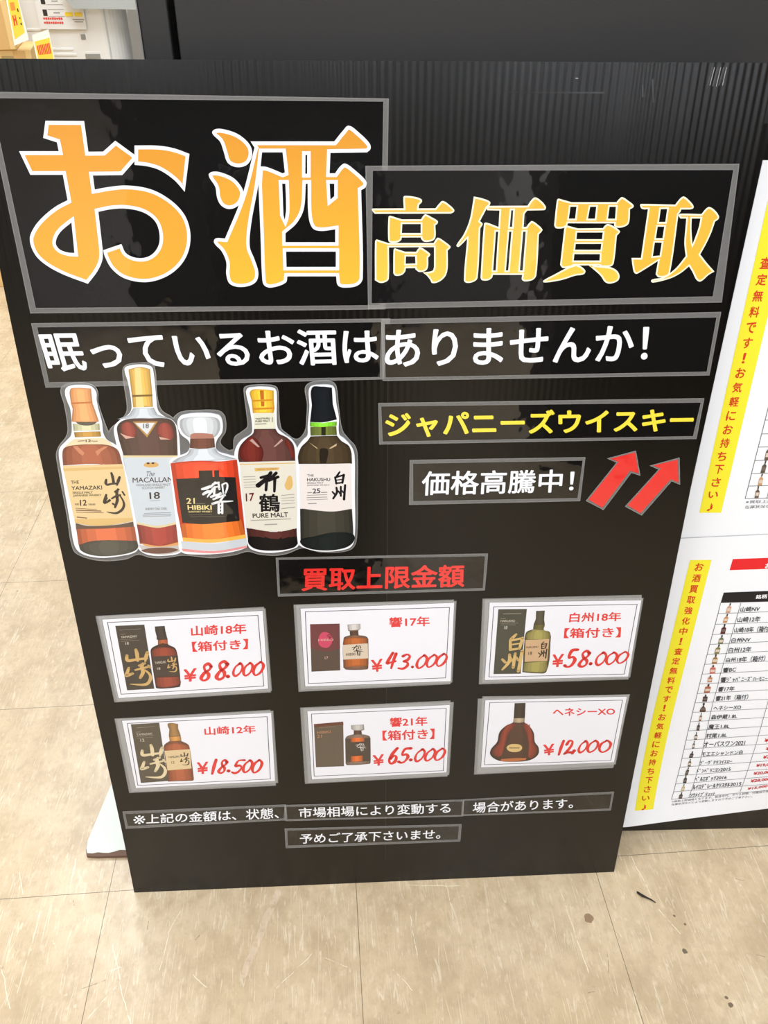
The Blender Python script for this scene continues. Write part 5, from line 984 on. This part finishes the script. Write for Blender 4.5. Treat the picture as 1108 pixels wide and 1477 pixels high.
bt = pic(c, 'cf_bottle', ink(72, 46, 32), 'bottle_picture', dz=z1); pic(c, 'cf_cap', ink(52, 42, 36), 'bottle_cap', bt, z2); pic(c, 'cf_neck', ink(172, 152, 124), 'bottle_neck', bt, z2); pic(c, 'cf_red', ink(132, 52, 36), 'cognac', bt, z2); pic(c, 'cf_base', ink(190, 108, 60), 'bottle_base', bt, z2)
pic(c, 'cf_label', ink(220, 186, 120), 'bottle_label', bt, z3); words_(c, ['cf_l1'], TEXTDK, 'label_lettering', bt, .0004)

# ------------------------------------------------------------------ the cut-out picture of five bottles
cut = poly(D['cut_film'][0])
th = Stuck('bottle_cutout', 'laminated cut-out picture of five whisky bottles in a row', 'picture', MAIN, centre(cut))
th.part('laminating_film', MB().slab(cut, .0014, .0017).ring(cut, grow(cut, -.0009), .00178, 1), [FILM, SEAM])
ROUND = ('cap', 'dark_whisky', 'lower_whisky', 'upper_whisky', 'neck_whisky', 'glass_neck', 'dark_base', 'collar', 'red_whisky', 'orange_whisky', 'glass_shoulder', 'green_band', 'stopper')
def bottle(key, base, layers, body):
    th.n = base
    sh = poly(D[key + '_out'][0])
    root = th.part('bottle_picture', MB().slab(sh, .0016, base), WHITE)
    for i, (k, m, name) in enumerate(layers):
        dz = .00004 * (i + 1)
        if k.startswith('t:'): words_(th, k[2:].split('+'), m, name, root, dz)
        elif k.startswith('s:'): strokes(th, k[2:], m, name, root, dz)
        elif name in ROUND: rounded_pic(th, k, m, name, root, dz)
        else: pic(th, k, m, name, root, dz)
    return root
DKT = ink(70, 54, 46)
bottle('b2', .0019, [('b2_neck', ink(196, 202, 208), 'glass_neck'), ('b2_cap', ink(222, 176, 88), 'cap'), ('b2_caphi', ink(244, 214, 140), 'cap_shine'), ('b2_ring', ink(120, 90, 40), 'cap_ring'), ('b2_body', ink(84, 60, 54), 'dark_whisky'), ('b2_red', ink(146, 64, 56), 'red_whisky'), ('b2_hi', ink(214, 168, 150), 'glass_shine'), ('b2_tri', ink(186, 140, 72), 'neck_triangle'), ('b2_tri_in', ink(222, 224, 226), 'triangle_face'),
    ('b2_glass', ink(198, 190, 184), 'glass_base'), ('b2_liquid', ink(160, 62, 54), 'lower_whisky'), ('b2_rim', ink(226, 160, 96), 'amber_rim'), ('b2_foot', ink(112, 76, 64), 'foot'), ('b2_line', ink(226, 206, 160), 'label_edge'), ('b2_label', ink(206, 214, 220), 'label'), ('b2_emblem', ink(216, 170, 100), 'emblem'), ('b2_emblem_dark', ink(40, 36, 36), 'emblem_mark'), ('t:b2_n18+b2_the+b2_name+b2_num', ink(66, 58, 58), 'label_lettering'), ('t:b2_hl+b2_sw+b2_cask', ink(136, 134, 134), 'small_lettering'), ('s:b2_lines', ink(150, 146, 146), 'small_print')], None)
bottle('b1', .0029, [('b1_neck', ink(202, 200, 160), 'glass_neck'), ('b1_gold', ink(188, 142, 70), 'neck_whisky'), ('b1_cap', ink(232, 160, 104), 'cap'), ('b1_ring', ink(196, 118, 66), 'cap_ring'), ('b1_under', ink(96, 90, 80), 'cap_opening'), ('b1_collar', ink(236, 216, 176), 'neck_label'), ('b1_shoulder', ink(160, 88, 62), 'upper_whisky'), ('b1_hi', ink(206, 136, 100), 'glass_shine'),
    ('b1_dark', ink(98, 76, 62), 'shadow_line'), ('b1_liquid', ink(204, 104, 66), 'lower_whisky'), ('b1_base', ink(74, 72, 62), 'dark_base'), ('b1_label', ink(232, 202, 148), 'label'), ('b1_band', ink(222, 184, 118), 'label_band'), ('t:b1_the+b1_name+b1_single+b1_whisky+b1_num+b1_aged+b1_years+b1_coll', DKT, 'label_lettering'), ('s:b1_lines', ink(128, 92, 74), 'small_print'), ('s:b1_kanji', ink(58, 46, 42), 'brush_characters')], None)
bottle('b3', .0044, [('b3_stop', ink(208, 212, 216), 'stopper'), ('b3_stopred', ink(176, 118, 100), 'stopper_base'), ('b3_neck', ink(104, 58, 46), 'collar'), ('b3_shoulder', ink(200, 206, 212), 'glass_shoulder'), ('b3_glass', ink(206, 212, 216), 'glass_base'), ('b3_pink', ink(232, 150, 150), 'base_rim'), ('b3_liquid', ink(236, 76, 44), 'red_whisky'), ('b3_orange', ink(248, 124, 48), 'orange_whisky'), ('b3_rim', ink(252, 184, 80), 'amber_rim'), ('b3_label', ink(34, 31, 30), 'label'),
    ('s:b3_lines', ink(110, 100, 84), 'small_print'), ('t:b3_num+b3_name+b3_whisky', ink(236, 214, 150), 'label_lettering'), ('s:b3_kanji', ink(240, 240, 240), 'brush_character')], None)
bottle('b4', .0037, [('b4_cap', ink(246, 192, 62), 'cap'), ('b4_stripe', ink(200, 110, 36), 'cap_stripe'), ('b4_line', ink(216, 140, 40), 'cap_ring'), ('b4_body', ink(100, 64, 58), 'upper_whisky'), ('b4_red', ink(112, 42, 34), 'red_whisky'), ('b4_hi', ink(196, 160, 150), 'glass_shine'), ('b4_necklabel', ink(232, 230, 204), 'neck_label'), ('b4_lower', ink(86, 44, 40), 'lower_whisky'), ('b4_base', ink(26, 22, 20), 'dark_base'), ('b4_label', ink(230, 224, 208), 'label'), ('b4_gold', ink(226, 184, 110), 'gold_mark'),
    ('t:b4_nk', ink(196, 140, 70), 'gold_lettering'), ('t:b4_name+b4_tk+b4_pm', ink(64, 54, 48), 'label_lettering'), ('t:b4_num', ink(112, 30, 30), 'age_number'), ('s:b4_lines', ink(170, 164, 156), 'small_print'), ('s:b4_kanji', ink(30, 26, 26), 'brush_character'), ('t:b4_tsuru', ink(30, 26, 26), 'lower_character')], None)
bottle('b5', .0047, [('b5_neck', ink(108, 116, 54), 'glass_neck'), ('b5_neckdark', ink(44, 44, 24), 'neck_shade'), ('b5_cap', ink(20, 25, 30), 'cap'), ('b5_green', ink(134, 214, 56), 'green_band'), ('b5_body', ink(76, 62, 42), 'upper_whisky'), ('b5_dark', ink(42, 34, 26), 'dark_streak'), ('b5_hi', ink(206, 180, 140), 'glass_shine'), ('b5_lower', ink(66, 62, 52), 'lower_whisky'), ('b5_base', ink(28, 33, 30), 'dark_base'), ('b5_label', ink(238, 228, 222), 'label'),
    ('t:b5_the+b5_name+b5_single+b5_whisky+b5_num', ink(60, 54, 54), 'label_lettering'), ('s:b5_lines', ink(150, 142, 140), 'small_print'), ('s:b5_kanji', ink(30, 27, 28), 'brush_characters')], None)

# ------------------------------------------------------------------ white posters on the side board
PAPER = mat('poster_paper', srgb(250, 250, 252), .4, .4)
PYEL = paper_ink(253, 238, 52); PRED = paper_ink(222, 62, 30); PBLK = paper_ink(34, 30, 30); PGREY = paper_ink(96, 92, 94); PWHT = paper_ink(245, 245, 245); PBAN = paper_ink(236, 40, 44); PPR = paper_ink(206, 40, 40)
def curl(u, v):
    """the lower left corner of the lower poster stands off the board"""
    return .032 * min(max((.34 - v) / .33, 0), 1) ** 2 * min(max(1 - u / .30, 0), 1)
def rowline(s):
    p = parse(s); return (p[0][:2], p[1][:2])
def extend(a, b, u): 
    t = (u - a[0]) / (b[0] - a[0]); return (u, a[1] + (b[1] - a[1]) * t)
def table(th, rows, uend, nl):
    mb = MB()
    ends = []
    for s in rows:
        a, b_ = rowline(s); e = extend(a, b_, uend)
        mb.line(a, e, .0008, nl, 24); ends.append((a, e))
    mb2 = [ends[0][0], ends[-1][0]]
    for i in range(len(ends) - 1): mb.line(ends[i][0], ends[i + 1][0], .0009, nl, 2)
    return mb, ends
def vertical_text(key, z):
    t, (u0, v0, u1, v1), wd = D['vtext'][key]
    mb = MB(); k = len(t)
    for i, ch in enumerate(t):
        f = i / (k - 1); u = (u0 + (u1 - u0) * f) / 1000; v = (v0 + (v1 - v0) * f) / 1000
        h = wd / 1000 / 2 * .9
        ww, hh = (h * .28, h) if ch == '！' else (h * .6, h * .9) if ch == '♪' else (h, h * .75) if ch == 'い' else (h * .9, h)
        mb.text(ch, [(u - ww, v + hh), (u + ww, v + hh), (u + ww, v - hh), (u - ww, v - hh)], 0 if ch == '♪' else .02, z)
    return mb
BOTCOL = [(206, 160, 130), (196, 140, 92), (96, 40, 44), (110, 120, 84), (130, 126, 70), (160, 120, 70), (206, 110, 96), (196, 130, 90), (176, 104, 76), (74, 56, 52), (92, 56, 44), (150, 104, 78), (70, 62, 58), (96, 90, 84), (110, 104, 100), (60, 54, 52), (110, 84, 60), (90, 84, 56), (64, 60, 52), (196, 176, 120), (84, 70, 56)]
def mini(th, s, col, z, fat):
    """a thumbnail bottle: axis from cap to foot"""
    a, b_ = parse(s)[0], parse(s)[1]
    wd = a[3]
    ax = Vector((b_[0] - a[0], b_[1] - a[1])); l = ax.length
    wd = min(wd, l * .5)
    pr = ((0, .28), (.28, .28), (.42, 1), (1, 1)) if not fat else ((0, .3), (.25, .3), (.32, 1), (1, 1))
    if fat == 2: pr = ((0, .2), (.35, .2), (.6, .8), (.85, 1.05), (1, .8))
    lf = [(a[0] + ax.x * t - wd * k / 2, a[1] + ax.y * t) for t, k in pr]; rg = [(a[0] + ax.x * t + wd * k / 2, a[1] + ax.y * t) for t, k in pr]
    o = th.part('thumbnail_bottle', MB().tri([lf + rg[::-1]], z), paper_ink(*col))
    q = lambda t0, t1, k: [(a[0] + ax.x * t0 - wd * k / 2, a[1] + ax.y * t0), (a[0] + ax.x * t0 + wd * k / 2, a[1] + ax.y * t0), (a[0] + ax.x * t1 + wd * k / 2, a[1] + ax.y * t1), (a[0] + ax.x * t1 - wd * k / 2, a[1] + ax.y * t1)]
    th.part('thumbnail_cap', MB().grid(q(0, .22, .32), 1, 1, z + .0001), paper_ink(60, 48, 42), o)
    th.part('thumbnail_label', MB().grid(q(.52, .8, .8), 1, 1, z + .0001), paper_ink(226, 204, 184) if sum(col) > 250 else paper_ink(120, 104, 96), o)
NL = .0022
low = Stuck('price_poster', 'lower white poster with black headed bottle price table and yellow strip', 'poster', SIDE, (.18, .36), 'white posters on the side board', curl)
LQ = [(-.012, .6727), (.400, .690), (.400, .0676), (-.012, .0456)]
low.part('paper', MB().grid(LQ, 40, 60, NL - .0004), PAPER)
low.part('paper_edge', MB().line((-.012, .6729), (.400, .6902), .0014, NL - .0003, 10), mat('poster_seam', srgb(190, 188, 190), .4))
low.part('paper_edge', MB().line((-.012, .0455), (.400, .0675), .0012, NL - .0005, 40), mat('poster_edge', srgb(150, 146, 146), .5))
yl = [(.0117, .6325), (.0458, .6325), (.0430, .0833), (.0074, .0832)]
st = low.part('yellow_strip', MB().grid(yl, 4, 50, NL), PYEL)
low.part('strip_lettering', vertical_text('low', NL + .0003), PRED, st)
bn = low.part('red_banner', MB().grid(q4(D['banner'][0]), 20, 3, NL), PBAN)
letters(low, 'banner', PWHT, 'banner_lettering', bn, NL + .0003)
hd = q4(D['header'][0]); UE = .36
hq = [hd[0], extend(hd[0], hd[1], UE), extend(hd[3], hd[2], UE), hd[3]]
hp = low.part('table_header', MB().grid(hq, 20, 3, NL), PBLK)
letters(low, 'header', PWHT, 'header_lettering', hp, NL + .0003)
tb, ends = table(low, D['rows_low'], UE, NL + .0001)
cols = parse(D['col_low'][0]); c2 = parse(D['col_low'][1])
for cc in (cols, c2):
    for i in range(len(cc) - 1):
        if max(cc[i][1], cc[i+1][1]) < ends[0][1][1] + .02: tb.line(cc[i][:2], cc[i + 1][:2], .0008, NL + .0001, 3)
# the price column starts at the heading row
t0 = c2[0]; tb.line((t0[0] - (c2[1][0] - t0[0]) * 0, t0[1]), extend((c2[1][0], c2[1][1]), (t0[0], t0[1]), t0[0]) if False else (t0[0], .5515), .0008, NL + .0001, 6)
low.part('table_lines', tb, PGREY)
mbt = MB()
for i in range(21):
    t, q, off = D['texts']['row_%02d' % i]; mbt.text(t, taller(q4(q), 1.35), off, NL + .0002)
low.part('bottle_names', mbt, PBLK)
mbp = MB()
for k in ('p19', 'p20', 'p28', 'p15', 'pa', 'pb', 'pc'):
    t, q, off = D['texts'][k]; mbp.text(t, q, off, NL + .0002)
low.part('table_prices', mbp, PPR)
mbf = MB()
for k in ('foot_low_a', 'foot_low_b'):
    t, q, off = D['texts'][k]; mbf.text(t, q, off, NL + .0002)
low.part('footnote', mbf, PGREY)
for i, s in enumerate(D['mini_low']): mini(low, s, BOTCOL[i], NL + .0002, 2 if i == 10 else 1 if i in (6, 7, 8, 9) else 0)

NU = .0016
up = Stuck('price_poster', 'upper white poster with yellow strip at the right edge', 'poster', SIDE, (.18, .94), 'white posters on the side board')
up.part('paper', MB().slab([(-.012, .6715), (.400, .6885), (.400, 1.21), (-.012, 1.21)], .0002, NU - .0004), PAPER)
st = up.part('yellow_strip', MB().grid([(.0052, 1.185), (.0400, 1.185), (.0430, .7174), (.0094, .7177)], 1, 1, NU), PYEL)
up.part('strip_lettering', vertical_text('up', NU + .0003), PRED, st)
tb, ends = table(up, D['rows_up'], .36, NU + .0001)
tb.line((ends[0][0][0], ends[0][0][1]), (.0725, 1.05), .0009, NU + .0001)
for j in range(1, 8): tb.line((.0737 - .0001 * j, .8898 + .0212 * j), (.36, .897 + .0212 * j), .0008, NU + .0001)
cu = parse(D['col_up'][0]); tb.line(cu[0][:2], cu[1][:2], .0008, NU + .0001); tb.line(cu[0][:2], (cu[0][0], .93), .0008, NU + .0001)
up.part('table_lines', tb, PGREY)
mbf = MB()
for k in ('foot_up_a', 'foot_up_b'):
    t, q, off = D['texts'][k]; mbf.text(t, q, off, NU + .0002)
up.part('footnote', mbf, PGREY)
for i, s in enumerate(D['mini_up']): mini(up, s, ((110, 92, 74), (92, 84, 66), (206, 156, 110), (110, 90, 74))[i], NU + .0002, 0)

# ------------------------------------------------------------------ the sales floor far behind, upper left
APP = mat('white_appliance', srgb(240, 238, 232), .35, .5)
APPD = mat('appliance_slot', srgb(150, 150, 142), .5)
WY = 4.6
wm = tag(empty('washing_machine', Matrix.Translation((-1.23, WY + .3, 0))), 'white washing machine casing far behind the board at upper left', 'washing machine')
MB().solid(.50, .58, 1.26, (.0, 0, .66), .02).build('casing', APP, wm)
MB().solid(.44, .52, .03, (0, 0, .015)).build('foot_base', mat('dark_base', (.1, .1, .1), .6), wm)
crn = MB()
for i in range(9):
    a0 = math.pi / 2 * i / 8; 
    crn.v += [(.25 + .085 * math.sin(a0), -.29 + .085 * (1 - math.cos(a0)), .05), (.25 + .085 * math.sin(a0), -.29 + .085 * (1 - math.cos(a0)), 1.28)]
for i in range(8): crn.f.append((2*i, 2*i+2, 2*i+3, 2*i+1)); crn.mi.append(0)
crn.build('rounded_corner', mat('grey_white_corner', srgb(222, 222, 218), .35), wm)
for (x, z, wd) in ((-.05, 1.077, .34), (-.03, .995, .2), (-.03, .972, .22)): MB().solid(wd, .006, .012, (x, -.2905, z), .0028).build('pressed_rib', APP, wm)
MB().solid(.022, .006, .022, (.128, -.291, 1.048), .002).build('vent_slot', APPD, wm)
MB().solid(.072, .006, .022, (.158, -.291, .965), .002).build('vent_slot', APPD, wm)
MB().solid(.085, .004, .03, (.158, -.2895, .970), .001).build('slot_rim', APP, wm)
nt = tag(empty('notice', Matrix.Translation((-1.185, WY - .003, 1.16))), 'white printed notice with red lines taped to the washing machine', 'notice')
MB().solid(.22, .002, .16, (0, 0, 0)).build('paper', mat('notice_paper', srgb(238, 236, 232), .5), nt)
m_ = MB()
for z in (.035, -.012): m_.solid(.02, .001, .026, (-.072, -.0018, z))
m_.build('black_icon', mat('notice_black', srgb(50, 46, 44), .6), nt)
m_ = MB()
for r in range(2):
    for i in range(9): m_.solid(.0082, .001, .009 if i % 3 else .007, (-.082 + i * .0102, -.0018, -.036 - r * .017))
m_.build('red_lettering', mat('notice_red', srgb(226, 66, 54), .6), nt)
m_ = MB()
for x in (.038, .082): m_.solid(.036, .001, .016, (x, -.0018, -.018), .003)
m_.build('yellow_label', mat('notice_yellow', srgb(250, 220, 70), .6), nt)
m_ = MB()
for z, wd in ((-.040, .055), (-.049, .04)): m_.solid(wd, .001, .003, (.078, -.0018, z))
m_.build('grey_lettering', mat('notice_grey', srgb(130, 126, 122), .6), nt)
m_ = MB()
for z in (.035, -.012): m_.solid(.076, .001, .001, (-.02, -.0018, z + .014)); m_.solid(.076, .001, .001, (-.02, -.0018, z - .014)); m_.solid(.03, .001, .004, (-.018, -.0018, z))
m_.build('outline_box', mat('notice_line', srgb(150, 146, 142), .6), nt)
# grey translucent hood hanging over it
hood = MB()
hp_ = [(-1.135, 1.205), (-1.108, 1.168), (-1.0, 1.169), (-.80, 1.166), (-.798, 1.3), (-1.17, 1.3)]
hood.slab([(x, z) for x, z in hp_], 0, .012)
hd_ = hood.build('plastic_cover', mat('grey_plastic_sheet', srgb(176, 178, 174), .25, .5), None, lambda x, z, n: (x + 1.0, -n * 1.0, z - 1.2))
hd_.matrix_world = Matrix.Translation((-1.0, WY - .06, 1.2))
tag(hd_, 'grey plastic cover hanging over the top of the white washing machine', 'cover')
# second white machine to the right with a grey window
wm2 = tag(empty('appliance', Matrix.Translation((-.74, WY + .42, 0))), 'narrow white appliance with grey rounded window beside the black partition', 'appliance')
MB().solid(.17, .5, 1.16, (-.03, 0, .69), .03).build('casing', APP, wm2)
win = [(.0 + .038 * math.sin(t) , 1.06 + (.09 * math.cos(t))) for t in [math.pi * 2 * i / 20 for i in range(20)]]
MB().slab(win, 0, .004).build('window', mat('grey_window', srgb(140, 134, 126), .3), wm2, lambda x, z, n: (x - .035, -.2502 - n, z + .08))
MB().solid(.13, .44, .11, (-.03, 0, .055)).build('plinth', mat('brown_plinth', srgb(150, 128, 110), .6), wm2)
dk = MB().solid(.05, .3, 1.5, (0, 0, .75), .004).build('dark_column', mat('dark_column', (.012, .011, .01), .6))
dk.location = (-.74, WY + .05, 0)
tag(dk, 'thin black column in the gap left of the black partition', 'column')
# cardboard boxes with price tags
CART = mat('cardboard', srgb(232, 196, 132), .75, .2)
CARTP = mat('cardboard_print', srgb(176, 150, 96), .75, .2)
CARTS = mat('cardboard_side', srgb(214, 170, 108), .75, .2)
def carton(x, y, z, sx, sy, sz, label, marks):
    e = tag(empty('cardboard_box', Matrix.Translation((x, y, z)) @ Matrix.Rotation(.2, 4, 'Z')), label, 'box')
    MB().solid(sx, sy, sz, (0, 0, sz / 2), .004).build('carton', CART, e)
    MB().solid(.05, .002, sz * .99, (sx / 2 - .05, -sy / 2 - .0008, sz / 2)).build('tape', CARTS, e)
    m = MB()
    for (mx, mz, w_, h_) in marks: m.solid(w_, .001, h_, (mx, -sy / 2 - .001, mz))
    m.build('printed_mark', CARTP, e)
    return e
carton(-1.515, 4.296, 0, .5, .4, 1.035, 'lower cardboard box at the upper left edge, under the other box', [(.15, 1.005, .05, .012), (.17, .985, .05, .01), (.17, .96, .05, .01), (.0, .98, .05, .03), (.03, .93, .08, .03), (.08, 1.01, .04, .01)])
carton(-1.565, 4.27, 1.036, .5, .4, .4, 'upper cardboard box at the upper left edge, behind the long yellow tag', [(.12, .09, .035, .07), (.1, .2, .03, .05), (.1, .3, .05, .06), (.0, .2, .1, .2)])
def tagcard(name, label, quad, y, body, marks, group=None):
    c = centre(quad)
    e = tag(empty(name, Matrix.Translation((c[0], y, c[1]))), label, 'price tag', group)
    fn = lambda x, z, n: (x - c[0], -n, z - c[1])
    MB().slab(quad, 0, .002).build('card', body, e, fn)
    for k, (nm, qs, m) in enumerate(marks):
        mm = MB()
        for q in qs: mm.slab([quad_xy(quad, s, t) for s, t in q], .0021, .0026 + .0006 * k)
        mm.build(nm, m, e, fn)
    return e
R4 = lambda a, b, c, d: [(a, b), (c, b), (c, d), (a, d)]
TY = mat('tag_yellow', srgb(255, 218, 70), .5); TR = mat('tag_red', srgb(236, 74, 52), .5); TO = mat('tag_orange', srgb(250, 150, 60), .5); TW = mat('tag_white', srgb(250, 246, 232), .5); TB = mat('tag_black', srgb(60, 44, 36), .5)
tagcard('price_tag', 'long yellow and white price tag hanging on the cardboard boxes', [(-1.274, 1.27), (-1.228, 1.27), (-1.217, 1.075), (-1.284, 1.052)], 4.117, TW,
    [('yellow_field', [R4(.12, 0, .95, .3), [(.12, .3), (.95, .3), (.85, .85), (.1, .9)]], TY), ('orange_block', [R4(.25, .28, .6, .42)], TO), ('red_number', [R4(.25, .5, .34, .68), R4(.34, .56, .42, .6), R4(.42, .5, .5, .68)], TR), ('black_number', [R4(.72, .4, .8, .46), R4(.74, .56, .8, .59), R4(.72, .66, .8, .7)], TB)])
tagcard('price_tag', 'small white price tag with yellow field, in front of the washing machine', [(-1.21, 1.089), (-1.134, 1.112), (-1.1320000000000001, 0.974), (-1.2100000000000002, 0.974)], 4.147, TW,
    [('yellow_field', [R4(.08, .22, .95, .85)], TY), ('red_lettering', [R4(.16 + i * .095, .36, .225 + i * .095, .66) for i in range(8)], TR), ('blue_grey_mark', [R4(.5, .9, .65, .98)], mat('tag_grey', srgb(170, 176, 190), .5))])

# small dark curled scrap lying on the floor at the right
scrap = MB()
pts = [(.5405, .7475, .0035), (.546, .742, .004), (.553, .7375, .0026), (.560, .733, .0022), (.566, .7275, .0014)]
for k, (x, y, r_) in enumerate(pts):
    b_ = len(scrap.v)
    for i in range(8): scrap.v.append((x - .553 + r_ * .5 * math.cos(i * math.pi / 4), y - .738 + r_ * math.sin(i * math.pi / 4), .0015 + r_ * .35 * math.cos(i * math.pi / 4 + 1)))
    if k:
        for i in range(8): scrap.f.append((b_ - 8 + i, b_ - 8 + (i + 1) % 8, b_ + (i + 1) % 8, b_ + i)); scrap.mi.append(0)
so = scrap.build('debris_scrap', mat('dark_scrap', (.03, .02, .015), .6))
so.location = (.553, .738, .0005)
tag(so, 'small dark curled scrap lying on the beige floor at the right', 'debris')
